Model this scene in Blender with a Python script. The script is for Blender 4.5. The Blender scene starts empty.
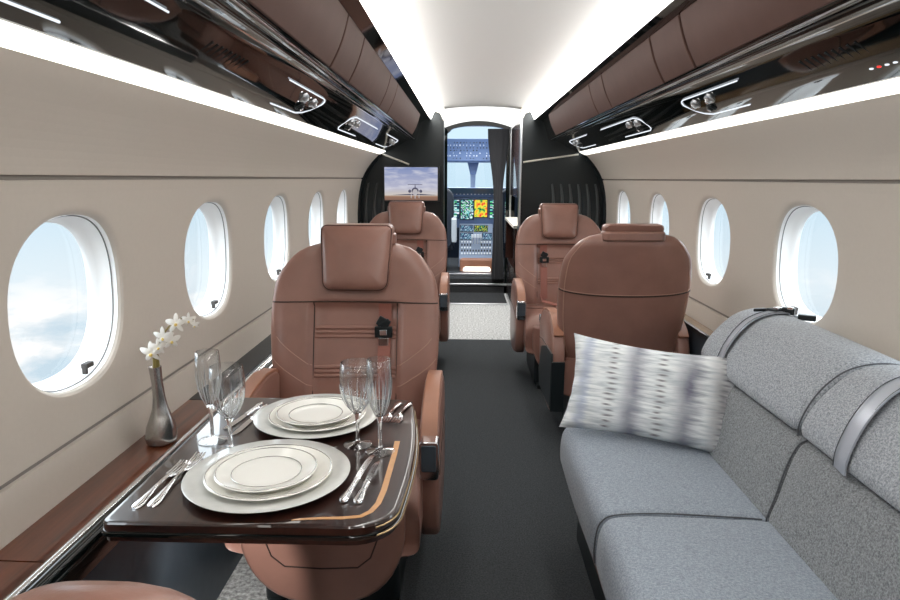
import bpy, math, random
from mathutils import Vector, Matrix
random.seed(7)
PI = math.pi
sc = bpy.context.scene
COL = sc.collection

# ------------------------------------------------------------------ materials
def newmat(name):
    m = bpy.data.materials.new(name); m.use_nodes = True
    nt = m.node_tree; nt.nodes.clear()
    out = nt.nodes.new('ShaderNodeOutputMaterial')
    return m, nt, out

def N(nt, typ, **kw):
    n = nt.nodes.new(typ)
    for k, v in kw.items():
        if k in n.inputs: n.inputs[k].default_value = v
        else: setattr(n, k, v)
    return n

def principled(name, col, rough=.5, metal=0., coat=0., spec=.5, noise=None, bump=None, sheen=0., trans=0., ior=1.45, emit=None, estr=0.):
    """noise=(scale, amount) varies the colour, bump=(scale, strength, distance)"""
    m, nt, out = newmat(name)
    b = nt.nodes.new('ShaderNodeBsdfPrincipled')
    b.inputs['Base Color'].default_value = (*col, 1)
    b.inputs['Roughness'].default_value = rough
    b.inputs['Metallic'].default_value = metal
    b.inputs['Coat Weight'].default_value = coat
    b.inputs['Coat Roughness'].default_value = .03
    b.inputs['Specular IOR Level'].default_value = spec
    b.inputs['Sheen Weight'].default_value = sheen
    b.inputs['Transmission Weight'].default_value = trans
    b.inputs['IOR'].default_value = ior
    if emit:
        b.inputs['Emission Color'].default_value = (*emit, 1); b.inputs['Emission Strength'].default_value = estr
    tc = nt.nodes.new('ShaderNodeTexCoord')
    if noise:
        nz = N(nt, 'ShaderNodeTexNoise', Scale=noise[0], Detail=4.)
        nt.links.new(tc.outputs['Object'], nz.inputs['Vector'])
        mr = N(nt, 'ShaderNodeMapRange')
        mr.inputs['From Min'].default_value = .3; mr.inputs['From Max'].default_value = .7
        mr.inputs['To Min'].default_value = 1 - noise[1]; mr.inputs['To Max'].default_value = 1 + noise[1]
        nt.links.new(nz.outputs['Fac'], mr.inputs['Value'])
        mx = N(nt, 'ShaderNodeVectorMath', operation='SCALE'); mx.inputs[0].default_value = col
        nt.links.new(mr.outputs['Result'], mx.inputs['Scale'])
        nt.links.new(mx.outputs['Vector'], b.inputs['Base Color'])
    if bump:
        nz = N(nt, 'ShaderNodeTexNoise', Scale=bump[0], Detail=3.)
        nt.links.new(tc.outputs['Object'], nz.inputs['Vector'])
        bp = N(nt, 'ShaderNodeBump', Strength=bump[1], Distance=bump[2])
        nt.links.new(nz.outputs['Fac'], bp.inputs['Height'])
        nt.links.new(bp.outputs['Normal'], b.inputs['Normal'])
    nt.links.new(b.outputs['BSDF'], out.inputs['Surface'])
    return m

def emission(name, col, s):
    m, nt, out = newmat(name)
    e = N(nt, 'ShaderNodeEmission', Strength=s); e.inputs['Color'].default_value = (*col, 1)
    nt.links.new(e.outputs[0], out.inputs['Surface'])
    return m

def ramp(nt, stops, interp='LINEAR'):
    r = nt.nodes.new('ShaderNodeValToRGB'); cr = r.color_ramp; cr.interpolation = interp
    while len(cr.elements) > 1: cr.elements.remove(cr.elements[-1])
    cr.elements[0].position = stops[0][0]; cr.elements[0].color = (*stops[0][1], 1)
    for p, c in stops[1:]:
        e = cr.elements.new(p); e.color = (*c, 1)
    return r

def wood(name, dark, light, axis='Y', scale=1.0):
    m, nt, out = newmat(name)
    b = nt.nodes.new('ShaderNodeBsdfPrincipled')
    tc = nt.nodes.new('ShaderNodeTexCoord'); mp = nt.nodes.new('ShaderNodeMapping')
    s = {'X': (1.2, 24, 24), 'Y': (24, 1.2, 24), 'Z': (24, 24, 1.2)}[axis]
    mp.inputs['Scale'].default_value = tuple(v*scale for v in s)
    nt.links.new(tc.outputs['Object'], mp.inputs['Vector'])
    n1 = N(nt, 'ShaderNodeTexNoise', Scale=2.2, Detail=8., Roughness=.6, Distortion=.6)
    nt.links.new(mp.outputs[0], n1.inputs['Vector'])
    r = ramp(nt, [(.28, dark), (.5, tuple((a+c)/2 for a, c in zip(dark, light))), (.75, light)])
    nt.links.new(n1.outputs['Fac'], r.inputs['Fac']); nt.links.new(r.outputs[0], b.inputs['Base Color'])
    b.inputs['Roughness'].default_value = .3
    b.inputs['Coat Weight'].default_value = 1.; b.inputs['Coat Roughness'].default_value = .02
    b.inputs['Specular IOR Level'].default_value = .3; b.inputs['Coat Weight'].default_value = .8; b.inputs['Coat IOR'].default_value = 1.75
    nt.links.new(b.outputs[0], out.inputs['Surface'])
    return m

def clear(name, tint=(1, 1, 1), refl=1.0, power=4.5, base=.045):
    """thin clear sheet: see-through, with a fresnel reflection"""
    m, nt, out = newmat(name)
    t = nt.nodes.new('ShaderNodeBsdfTransparent'); t.inputs[0].default_value = (*tint, 1)
    g = N(nt, 'ShaderNodeBsdfGlossy', Roughness=.02)
    f = N(nt, 'ShaderNodeLayerWeight', Blend=.5)
    pw_ = N(nt, 'ShaderNodeMath', operation='POWER'); pw_.inputs[1].default_value = power; nt.links.new(f.outputs['Facing'], pw_.inputs[0])
    mx = nt.nodes.new('ShaderNodeMixShader')
    ml = N(nt, 'ShaderNodeMath', operation='MULTIPLY_ADD'); ml.inputs[1].default_value = .9*refl; ml.inputs[2].default_value = base*refl; ml.use_clamp = True
    nt.links.new(pw_.outputs[0], ml.inputs[0]); nt.links.new(ml.outputs[0], mx.inputs[0])
    nt.links.new(t.outputs[0], mx.inputs[1]); nt.links.new(g.outputs[0], mx.inputs[2])
    nt.links.new(mx.outputs[0], out.inputs['Surface'])
    return m

def tweed(name, ca, cb, scale=420., bump=.5):
    m, nt, out = newmat(name)
    b = nt.nodes.new('ShaderNodeBsdfPrincipled'); b.inputs['Roughness'].default_value = .85
    b.inputs['Sheen Weight'].default_value = .15; b.inputs['Specular IOR Level'].default_value = .25
    tc = nt.nodes.new('ShaderNodeTexCoord')
    mp = nt.nodes.new('ShaderNodeMapping'); mp.inputs['Scale'].default_value = (1, .45, .45)
    nt.links.new(tc.outputs['Object'], mp.inputs['Vector'])
    n1 = N(nt, 'ShaderNodeTexNoise', Scale=scale, Detail=2.); nt.links.new(mp.outputs[0], n1.inputs['Vector'])
    mp2 = nt.nodes.new('ShaderNodeMapping'); mp2.inputs['Scale'].default_value = (.4, 1, 1)
    nt.links.new(tc.outputs['Object'], mp2.inputs['Vector'])
    n2 = N(nt, 'ShaderNodeTexNoise', Scale=scale*.8, Detail=2.); nt.links.new(mp2.outputs[0], n2.inputs['Vector'])
    av = N(nt, 'ShaderNodeMath', operation='ADD'); nt.links.new(n1.outputs['Fac'], av.inputs[0]); nt.links.new(n2.outputs['Fac'], av.inputs[1])
    hf = N(nt, 'ShaderNodeMath', operation='MULTIPLY'); hf.inputs[1].default_value = .5; nt.links.new(av.outputs[0], hf.inputs[0])
    r = ramp(nt, [(.36, ca), (.64, cb)]); nt.links.new(hf.outputs[0], r.inputs['Fac'])
    nt.links.new(r.outputs[0], b.inputs['Base Color'])
    bp = N(nt, 'ShaderNodeBump', Strength=bump, Distance=.002)
    nt.links.new(hf.outputs[0], bp.inputs['Height']); nt.links.new(bp.outputs[0], b.inputs['Normal'])
    nt.links.new(b.outputs[0], out.inputs['Surface'])
    return m

M = {}
M['leather'] = principled('brown_leather', (.272, .141, .109), .29, spec=.6, noise=(9, .10), bump=(260, .12, .002))
M['leather_tan'] = principled('tan_leather', (.34, .155, .095), .38, spec=.45, noise=(9, .08), bump=(260, .12, .002))
M['leather_console'] = principled('console_leather', (.095, .050, .040), .62, spec=.25, noise=(12, .06), bump=(300, .1, .002))
M['leather_dark'] = principled('dark_seam', (.035, .018, .014), .6)
M['stitch'] = principled('pale_stitch', (.40, .24, .18), .6)
M['black_leather'] = principled('black_leather', (.012, .016, .019), .4, bump=(200, .1, .002))
M['gloss_black'] = principled('gloss_black', (.003, .005, .005), .04, coat=.25)
M['satin_black'] = principled('satin_black', (.010, .014, .016), .35)
M['bulkhead'] = principled('dark_bulkhead', (.009, .014, .016), .3)
M['dado'] = principled('dado_leather', (.045, .058, .072), .45, noise=(30, .1))
M['wall'] = principled('wall_panel', (.60, .545, .485), .55, spec=.35, noise=(90, .012))
M['ceiling'] = principled('ceiling_panel', (.86, .845, .825), .7, spec=.3)
M['white'] = principled('white_trim', (.93, .93, .925), .45)
M['cream'] = principled('cream_trim', (.72, .68, .60), .5)
M['groove'] = principled('groove', (.07, .063, .06), .8)
M['joint'] = principled('panel_joint', (.27, .245, .225), .8)
M['track'] = principled('shade_track', (.22, .22, .22), .6)
M['chrome'] = principled('chrome', (.82, .83, .85), .08, metal=1.)
M['silver'] = principled('satin_silver', (.62, .63, .65), .28, metal=1.)
M['vase'] = principled('pewter', (.50, .49, .48), .26, metal=1., noise=(60, .1))
M['cutlery'] = principled('silver_cutlery', (.86, .86, .88), .14, metal=1.)
M['porcelain'] = principled('porcelain', (.90, .885, .83), .12, coat=.6)
M['platinum'] = principled('platinum_rim', (.52, .51, .48), .25, metal=.9)
M['charger'] = principled('charger_glaze', (.60, .60, .57), .22, coat=.4, noise=(40, .05))
M['petal'] = principled('orchid_petal', (.86, .83, .78), .55, sheen=.3)
M['petal_core'] = principled('orchid_core', (.75, .55, .16), .6)
M['stem'] = principled('orchid_stem', (.22, .17, .05), .6)
M['wood'] = wood('mahogany', (.050, .012, .005), (.175, .046, .018), 'Y')
M['table_wood'] = wood('table_mahogany', (.008, .0025, .002), (.032, .009, .005), 'Y')
M['gold'] = principled('gold_line', (.42, .29, .16), .3, metal=.6)
M['inlay'] = principled('maple_inlay', (.62, .33, .15), .25, coat=.8, noise=(40, .12))
M['ledge_gold'] = wood('pale_ledge_wood', (.16, .085, .035), (.36, .23, .11), 'Y')
M['sofa'] = tweed('grey_tweed', (.19, .205, .225), (.48, .51, .55))
M['sofa_seat'] = tweed('grey_tweed_seat', (.20, .232, .275), (.37, .42, .48))  # window sheen on the seat is put into this lighter, bluer colour
M['piping'] = principled('sofa_piping', (.085, .09, .10), .8)
M['belt'] = principled('silver_belt', (.45, .48, .54), .3, metal=.35, bump=(300, .2, .002))
M['belt_brown'] = principled('brown_webbing', (.30, .115, .088), .6, bump=(600, .3, .002))
M['carpet'] = principled('charcoal_carpet', (.066, .072, .077), .95, spec=.1, noise=(190, .34), bump=(330, .9, .006))
M['carpet_pale'] = principled('pale_carpet', (.62, .63, .63), .95, spec=.1, noise=(70, .55), bump=(150, 1., .012))
M['carpet_mat'] = principled('dark_mat', (.05, .052, .055), .95, spec=.1, noise=(120, .3), bump=(300, .8, .005))
M['pane'] = clear('window_acrylic', (.985, .995, 1.0), .6)
M['crystal'] = clear('crystal', (.99, .995, .998), 1.0, 2.2, .09)
M['crystal_solid'] = principled('crystal_solid', (1, 1, 1), .0, trans=1., ior=1.5)
M['cut'] = principled('cut_crystal', (.9, .92, .94), .12, trans=.55, coat=1.)
M['cockpit_blue'] = principled('cockpit_blue', (.085, .135, .26), .45)
M['cockpit_dark'] = principled('cockpit_dark', (.012, .018, .03), .4)
M['cockpit_pale'] = principled('cockpit_pale', (.55, .60, .66), .5)
M['cockpit_grey'] = principled('cockpit_grey', (.20, .25, .34), .45)
M['knob'] = principled('knob_white', (.7, .74, .8), .4)
M['grille'] = principled('grille', (.02, .022, .024), .5, metal=.4)
M['cove'] = emission('cove_lamp', (1, .985, .95), 6.5)
M['wash'] = emission('wash_lamp', (1, .965, .89), 1.6)
M['outline'] = emission('led_outline', (.86, .92, 1), .6)
M['entry_glow'] = emission('ceiling_glow', (1, .99, .96), .8)  # glow given to the entry ceiling panel, which is no lamp
M['step'] = emission('step_lamp', (1, .95, .85), 1.2)
M['red'] = emission('red_lamp', (1, .05, .04), .8)
M['flute'] = principled('dark_flute', (.065, .073, .075), .28, spec=.6)
M['curtain'] = principled('black_curtain', (.012, .013, .017), .8, sheen=.3)

# striped ikat cloth of the pillow, in the pillow's own coordinates
def ikat():
    m, nt, out = newmat('ikat_cloth')
    b = nt.nodes.new('ShaderNodeBsdfPrincipled'); b.inputs['Roughness'].default_value = .8
    tc = nt.nodes.new('ShaderNodeTexCoord')
    sx = nt.nodes.new('ShaderNodeSeparateXYZ'); nt.links.new(tc.outputs['Object'], sx.inputs[0])
    mp = nt.nodes.new('ShaderNodeMapping'); mp.inputs['Scale'].default_value = (9, 1, 90)
    nt.links.new(tc.outputs['Object'], mp.inputs['Vector'])
    nz = N(nt, 'ShaderNodeTexNoise', Scale=1.2, Detail=5.); nt.links.new(mp.outputs[0], nz.inputs['Vector'])
    def bumpband(c, w, soft):
        d = N(nt, 'ShaderNodeMath', operation='SUBTRACT'); d.inputs[1].default_value = c
        ns = N(nt, 'ShaderNodeMath', operation='MULTIPLY_ADD'); ns.inputs[1].default_value = soft; ns.inputs[2].default_value = -soft/2
        nt.links.new(nz.outputs['Fac'], ns.inputs[0])
        ad = N(nt, 'ShaderNodeMath', operation='ADD'); nt.links.new(sx.outputs['X'], ad.inputs[0]); nt.links.new(ns.outputs[0], ad.inputs[1])
        nt.links.new(ad.outputs[0], d.inputs[0])
        ab = N(nt, 'ShaderNodeMath', operation='ABSOLUTE'); nt.links.new(d.outputs[0], ab.inputs[0])
        mr = N(nt, 'ShaderNodeMapRange'); mr.interpolation_type = 'SMOOTHSTEP'
        mr.inputs['From Min'].default_value = w; mr.inputs['From Max'].default_value = 0
        nt.links.new(ab.outputs[0], mr.inputs['Value']); return mr.outputs['Result']
    col = None
    base = ramp(nt, [(.35, (.52, .57, .60)), (.60, (.86, .89, .90))]); nt.links.new(nz.outputs['Fac'], base.inputs['Fac'])
    col = base.outputs[0]
    big = N(nt, 'ShaderNodeTexNoise', Scale=13., Detail=3.); nt.links.new(tc.outputs['Object'], big.inputs['Vector'])
    for c, w, tint in ((-.055, .05, (.16, .16, .23)), (.105, .055, (.15, .15, .21)), (.20, .05, (.28, .27, .28)), (-.21, .03, (.36, .42, .56))):
        fac = bumpband(c, w, .05)
        f2 = N(nt, 'ShaderNodeMath', operation='MULTIPLY'); nt.links.new(fac, f2.inputs[0]); nt.links.new(big.outputs['Fac'], f2.inputs[1])
        f3 = N(nt, 'ShaderNodeMath', operation='MULTIPLY'); f3.inputs[1].default_value = 1.35; f3.use_clamp = True; nt.links.new(f2.outputs[0], f3.inputs[0])
        mx = N(nt, 'ShaderNodeMix', data_type='RGBA'); nt.links.new(f3.outputs[0], mx.inputs[0])
        nt.links.new(col, mx.inputs[6]); mx.inputs[7].default_value = (*tint, 1); col = mx.outputs[2]
    # ladders of short dashes
    wz = N(nt, 'ShaderNodeMath', operation='MULTIPLY'); wz.inputs[1].default_value = 2*PI/.0165; nt.links.new(sx.outputs['Z'], wz.inputs[0])
    sn = N(nt, 'ShaderNodeMath', operation='SINE'); nt.links.new(wz.outputs[0], sn.inputs[0])
    st = N(nt, 'ShaderNodeMapRange'); st.inputs['From Min'].default_value = .25; st.inputs['From Max'].default_value = .6; nt.links.new(sn.outputs[0], st.inputs['Value'])
    for c in (-.125, .022, .205):
        fac = bumpband(c, .022, .045)
        f2 = N(nt, 'ShaderNodeMath', operation='MULTIPLY'); nt.links.new(fac, f2.inputs[0]); nt.links.new(st.outputs[0], f2.inputs[1])
        mx = N(nt, 'ShaderNodeMix', data_type='RGBA'); nt.links.new(f2.outputs[0], mx.inputs[0])
        nt.links.new(col, mx.inputs[6]); mx.inputs[7].default_value = (.26, .26, .28, 1); col = mx.outputs[2]
    nt.links.new(col, b.inputs['Base Color'])
    bp = N(nt, 'ShaderNodeBump', Strength=.5, Distance=.003); nt.links.new(nz.outputs['Fac'], bp.inputs['Height']); nt.links.new(bp.outputs[0], b.inputs['Normal'])
    nt.links.new(b.outputs[0], out.inputs['Surface'])
    return m
M['ikat'] = ikat()

def screen_mat(name, kind):
    """self-lit display pictures, laid out in generated coordinates (x across, z up)"""
    m, nt, out = newmat(name)
    tc = nt.nodes.new('ShaderNodeTexCoord')
    e = N(nt, 'ShaderNodeEmission', Strength=.5)
    sx = nt.nodes.new('ShaderNodeSeparateXYZ'); nt.links.new(tc.outputs['Generated'], sx.inputs[0])
    if kind == 'sky':
        mp = nt.nodes.new('ShaderNodeMapping'); mp.inputs['Scale'].default_value = (1.6, 1, 4); mp.inputs['Rotation'].default_value = (0, .35, 0)
        nt.links.new(tc.outputs['Generated'], mp.inputs['Vector'])
        nz = N(nt, 'ShaderNodeTexNoise', Scale=2., Detail=5.); nt.links.new(mp.outputs[0], nz.inputs['Vector'])
        g = ramp(nt, [(0., (.22, .13, .10)), (.10, (.30, .17, .12)), (.135, (.42, .27, .20)), (.15, (.62, .56, .50)), (.4, (.46, .47, .60)), (1., (.22, .28, .50))])
        nt.links.new(sx.outputs['Z'], g.inputs['Fac'])
        mr = N(nt, 'ShaderNodeMapRange'); mr.inputs['From Min'].default_value = .45; mr.inputs['From Max'].default_value = .75; nt.links.new(nz.outputs['Fac'], mr.inputs['Value'])
        up = N(nt, 'ShaderNodeMapRange'); up.inputs['From Min'].default_value = .15; up.inputs['From Max'].default_value = .3; nt.links.new(sx.outputs['Z'], up.inputs['Value'])
        mm = N(nt, 'ShaderNodeMath', operation='MULTIPLY'); nt.links.new(mr.outputs[0], mm.inputs[0]); nt.links.new(up.outputs[0], mm.inputs[1])
        mx = N(nt, 'ShaderNodeMix', data_type='RGBA'); nt.links.new(mm.outputs[0], mx.inputs[0]); nt.links.new(g.outputs[0], mx.inputs[6]); mx.inputs[7].default_value = (.66, .66, .74, 1)
        nt.links.new(mx.outputs[2], e.inputs['Color'])
    else:
        cells = {'data': (14, 1, 22), 'map': (22, 1, 20), 'strip': (26, 1, 9), 'small': (30, 1, 8)}[kind]
        mp = N(nt, 'ShaderNodeVectorMath', operation='MULTIPLY'); mp.inputs[1].default_value = cells
        nt.links.new(tc.outputs['Generated'], mp.inputs[0])
        fl = N(nt, 'ShaderNodeVectorMath', operation='FLOOR'); nt.links.new(mp.outputs[0], fl.inputs[0])
        wn = N(nt, 'ShaderNodeTexWhiteNoise'); nt.links.new(fl.outputs[0], wn.inputs['Vector'])
        st = {'data': [(0, (.02, .05, .09)), (.45, (.15, .5, .5)), (.62, (.55, .8, .75)), (.76, (.02, .05, .09)), (.84, (.1, .6, .15)), (.92, (.75, .8, .9))],
              'strip': [(0, (.015, .03, .05)), (.55, (.45, .5, .05)), (.78, (.02, .04, .06)), (.9, (.1, .5, .2))],
              'small': [(0, (.03, .06, .13)), (.6, (.25, .5, .6)), (.75, (.03, .06, .13)), (.9, (.6, .75, .9))],
              'map': [(0, (.02, .04, .06)), (1, (.02, .04, .06))]}[kind]
        r = ramp(nt, st, 'CONSTANT'); nt.links.new(wn.outputs['Value'], r.inputs['Fac'])
        col = r.outputs[0]
        if kind == 'map':
            sc_ = N(nt, 'ShaderNodeVectorMath', operation='DIVIDE'); sc_.inputs[1].default_value = cells; nt.links.new(fl.outputs[0], sc_.inputs[0])
            nz = N(nt, 'ShaderNodeTexNoise', Scale=3.6, Detail=3.); nt.links.new(sc_.outputs[0], nz.inputs['Vector'])
            r2 = ramp(nt, [(0, (.02, .05, .05)), (.36, (.06, .4, .08)), (.44, (.75, .68, .06)), (.54, (.85, .35, .05)), (.61, (.75, .04, .04))], 'CONSTANT')
            nt.links.new(nz.outputs['Fac'], r2.inputs['Fac']); col = r2.outputs[0]
        nt.links.new(col, e.inputs['Color']); e.inputs['Strength'].default_value = .6
    nt.links.new(e.outputs[0], out.inputs['Surface'])
    return m
for k in ('sky', 'data', 'map', 'strip', 'small'): M['scr_'+k] = screen_mat('screen_'+k, k)

# ------------------------------------------------------------------ mesh helpers
def lerp(a, b, t): return a + (b-a)*t
def sstep(a, b, x):
    t = max(0., min(1., (x-a)/(b-a))); return t*t*(3-2*t)
def herm(pts, z):
    """smooth curve through (z, value) points"""
    if z <= pts[0][0]: return pts[0][1]
    if z >= pts[-1][0]: return pts[-1][1]
    n = len(pts)
    for i in range(n-1):
        if pts[i][0] <= z <= pts[i+1][0]:
            def slope(k):
                if k == 0: return (pts[1][1]-pts[0][1])/(pts[1][0]-pts[0][0])
                if k == n-1: return (pts[-1][1]-pts[-2][1])/(pts[-1][0]-pts[-2][0])
                return (pts[k+1][1]-pts[k-1][1])/(pts[k+1][0]-pts[k-1][0])
            h = pts[i+1][0]-pts[i][0]; t = (z-pts[i][0])/h
            m0, m1 = slope(i)*h, slope(i+1)*h
            return (2*t**3-3*t*t+1)*pts[i][1]+(t**3-2*t*t+t)*m0+(-2*t**3+3*t*t)*pts[i+1][1]+(t**3-t*t)*m1

class G:
    def __init__(s): s.v = []; s.f = []
    def add(s, vs, fs):
        o = len(s.v); s.v += [tuple(p) for p in vs]; s.f += [tuple(i+o for i in f) for f in fs]; return s
    def box(s, c, d, rot=None):
        x, y, z = (k/2 for k in d)
        vs = [Vector((a*x, b*y, e*z)) for a in (-1, 1) for b in (-1, 1) for e in (-1, 1)]
        if rot: 
            R = rot if isinstance(rot, Matrix) else Matrix.Rotation(rot, 3, 'Z'); vs = [R @ p for p in vs]
        c = Vector(c)
        return s.add([p+c for p in vs], [(0, 1, 3, 2), (4, 6, 7, 5), (0, 4, 5, 1), (2, 3, 7, 6), (0, 2, 6, 4), (1, 5, 7, 3)])
    def rings(s, rs, cap0=True, cap1=True, closed=True):
        n = len(rs[0]); vs = [p for r in rs for p in r]; fs = []
        m = n if closed else n-1
        for i in range(len(rs)-1):
            for j in range(m):
                k = (j+1) % n
                fs.append((i*n+j, i*n+k, (i+1)*n+k, (i+1)*n+j))
        if cap0: fs.append(tuple(reversed(range(n))))
        if cap1: fs.append(tuple(range((len(rs)-1)*n, len(rs)*n)))
        return s.add(vs, fs)
    def tube(s, path, r, seg=8, closed=False, cap=True):
        path = [Vector(p) for p in path]; n = len(path); rs = []
        up = None
        for i, p in enumerate(path):
            if closed: t = path[(i+1) % n]-path[i-1]
            else: t = path[min(i+1, n-1)]-path[max(i-1, 0)]
            t.normalize()
            if up is None:
                up = Vector((0, 0, 1)) if abs(t.z) < .9 else Vector((1, 0, 0))
            a = up - t*up.dot(t)
            if a.length < 1e-5: a = Vector((1, 0, 0)) - t*t.x
            a.normalize(); up = a; b = t.cross(a)
            rr = r[i] if isinstance(r, (list, tuple)) else r
            rs.append([p + a*rr*math.cos(2*PI*k/seg) + b*rr*math.sin(2*PI*k/seg) for k in range(seg)])
        if closed: rs.append(rs[0]); return s.rings(rs, False, False)
        return s.rings(rs, cap, cap)
    def lathe(s, prof, seg=40, c=(0, 0, 0)):
        """prof: (r, z) from bottom to top; r=0 ends close to a pole"""
        rs = [[(c[0]+max(r, 1e-5)*math.cos(2*PI*k/seg), c[1]+max(r, 1e-5)*math.sin(2*PI*k/seg), c[2]+z) for k in range(seg)] for r, z in prof]
        return s.rings(rs, True, True)
    def prism(s, poly, a, b, axis='Z'):
        """polygon (2D, ccw) swept along an axis from a to b"""
        def P(u, v, w): return {'Z': (u, v, w), 'Y': (u, w, v), 'X': (w, u, v)}[axis]
        return s.rings([[P(u, v, a) for u, v in poly], [P(u, v, b) for u, v in poly]])
    def ribbon(s, path, wdir, w, th):
        """flat strap along path; wdir its width direction"""
        path = [Vector(p) for p in path]; wd = Vector(wdir).normalized(); rs = []; n = len(path)
        for i, p in enumerate(path):
            t = (path[min(i+1, n-1)]-path[max(i-1, 0)]).normalized(); nn = t.cross(wd).normalized()
            rs.append([p+wd*w/2+nn*th/2, p-wd*w/2+nn*th/2, p-wd*w/2-nn*th/2, p+wd*w/2-nn*th/2])
        return s.rings(rs)
    def ellipsoid(s, c, r, seg=16, rot=None):
        rs = []
        for i in range(seg//2+1):
            a = -PI/2+PI*i/(seg//2)
            ring = []
            for k in range(seg):
                p = Vector((r[0]*max(math.cos(a), 1e-4)*math.cos(2*PI*k/seg), r[1]*max(math.cos(a), 1e-4)*math.sin(2*PI*k/seg), r[2]*math.sin(a)))
                if rot: p = rot @ p
                ring.append(p+Vector(c))
            rs.append(ring)
        return s.rings(rs)
    def build(s, name, mat, parent=None, bevel=0, seg=3, sub=0, angle=40, flat=False):
        me = bpy.data.meshes.new(name); me.from_pydata(s.v, [], s.f); me.update()
        import bmesh
        bm = bmesh.new(); bm.from_mesh(me); bmesh.ops.recalc_face_normals(bm, faces=bm.faces); bm.to_mesh(me); bm.free()
        me.materials.append(M[mat] if isinstance(mat, str) else mat)
        for p in me.polygons: p.use_smooth = not flat
        if not flat and not bevel: me.set_sharp_from_angle(angle=math.radians(angle))
        o = bpy.data.objects.new(name, me); COL.objects.link(o)
        if parent: o.parent = parent
        if bevel:
            b = o.modifiers.new('bevel', 'BEVEL'); b.width = bevel; b.segments = seg; b.limit_method = 'ANGLE'; b.angle_limit = math.radians(35)
            b.harden_normals = True
        if sub:
            b = o.modifiers.new('sub', 'SUBSURF'); b.levels = sub; b.render_levels = sub
        return o

def empty(name, loc=(0, 0, 0), rz=0):
    o = bpy.data.objects.new(name, None); COL.objects.link(o); o.location = loc; o.rotation_euler.z = rz
    o.empty_display_size = .1
    return o
def tag(o, label=None, cat=None, group=None, kind=None):
    if label: o['label'] = label
    if cat: o['category'] = cat
    if group: o['group'] = group
    if kind: o['kind'] = kind
    return o
def struct(o, label=None):
    o['kind'] = 'structure'
    if label: o['label'] = label
    return o
def copy_tree(o, parent=None):
    kids = [c for c in bpy.data.objects if c.parent == o]
    c = o.copy(); COL.objects.link(c); c.parent = parent
    for k in kids: copy_tree(k, c)
    return c
def rrect(w, h, r, n=6, cx=0, cy=0):
    pts = []
    for sx, sy, a0 in ((1, 1, 0), (-1, 1, PI/2), (-1, -1, PI), (1, -1, 3*PI/2)):
        for k in range(n+1):
            a = a0+PI/2*k/n
            pts.append((cx+sx*(w/2-r)+r*math.cos(a), cy+sy*(h/2-r)+r*math.sin(a)))
    return pts
def superell(a, b, e, n):
    out = []
    for k in range(n):
        t = 2*PI*k/n; c, s_ = math.cos(t), math.sin(t)
        out.append((a*math.copysign(abs(c)**(2/e), c), b*math.copysign(abs(s_)**(2/e), s_)))
    return out

# ------------------------------------------------------------------ cabin shell
Y0, Y1 = -1.7, 5.30            # aft wall and front end of the side walls
WP = [(.50, .985), (.56, .995), (.68, 1.010), (.80, 1.018), (.95, 1.020), (1.08, 1.012), (1.20, .990), (1.29, .955), (1.37, .900), (1.445, .830)]
def W(z): return herm(WP, z)

struct(G().box((0, (Y0+7)/2, -.03), (2.1, 7-Y0, .06)).build('floor', 'carpet_pale'), 'pale speckled carpet floor of the aircraft cabin')

LWIN = [-.22, .59, 1.412, 2.21, 3.025, 3.84, 4.655]
RWIN = [-.40, .46, 1.31, 2.20, 3.02, 3.87, 4.74]
ZC, HA, HB, EX = .968, .203, .198, 2.35
def side_wall(name, sgn, wins):
    g = G()
    zlo, zhi = .72, 1.215
    # plain strips with the two grooves
    def strip(zs, off):
        rows = [[(sgn*(W(z)+o), y, z) for y in (Y0, Y1)] for z, o in zip(zs, off)]
        for a, b in zip(rows[:-1], rows[1:]): g.add(a+b, [(0, 1, 3, 2)])
    strip([0, .49, .53, .57, .60, .63, .657, .658, .670, .671, .69, .72], [0]*7+[.011, .011, 0, 0, 0])
    zs = [1.215, 1.23, 1.242, 1.243, 1.252, 1.253]+[1.253+(1.445-1.253)*k/12 for k in range(1, 13)]
    strip(zs, [0, 0, 0, .010, .010]+[0]*13)
    n = 64
    mids = [Y0]+[(a+b)/2 for a, b in zip(wins[:-1], wins[1:])]+[Y1]
    for i, yc in enumerate(wins):
        ya, yb = mids[i]-yc, mids[i+1]-yc; za, zb = zlo-ZC, zhi-ZC
        hole = superell(HA, HB, EX, n)
        outer = []
        for (u, v) in hole:
            t = min((yb/u if u > 1e-9 else 1e9), (ya/u if u < -1e-9 else 1e9), (zb/v if v > 1e-9 else 1e9), (za/v if v < -1e-9 else 1e9))
            outer.append([u*t, v*t])
        for cu in (ya, yb):
            for cv in (za, zb):
                k = min(range(n), key=lambda q: (outer[q][0]-cu)**2+(outer[q][1]-cv)**2); outer[k] = [cu, cv]
        rs = []
        for t, off in ((0, .014), (.02, .006), (.05, .0015), (.09, 0), (.25, 0), (.45, 0), (.7, 0), (1, 0)):
            ring = []
            for (u, v), (U_, V_) in zip(hole, outer):
                if t < .1:
                    L = math.hypot(u, v); k = 1+t*.2/L*1.0; p = (u*k, v*k)
                else:
                    L = math.hypot(u, v); k = 1+.09*.2/L; p = (lerp(u*k, U_, (t-.09)/.91), lerp(v*k, V_, (t-.09)/.91))
                z = ZC+p[1]; ring.append((sgn*(W(z)+off), yc+p[0], z))
            rs.append(ring)
        g.rings(rs, False, False)
    return struct(g.build(name, 'wall', angle=25))
wl = side_wall('wall_left', -1, LWIN); wl['label'] = 'left cream sidewall panel with oval window openings'
wr = side_wall('wall_right', 1, RWIN); wr['label'] = 'right cream sidewall panel with oval window openings'

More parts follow.
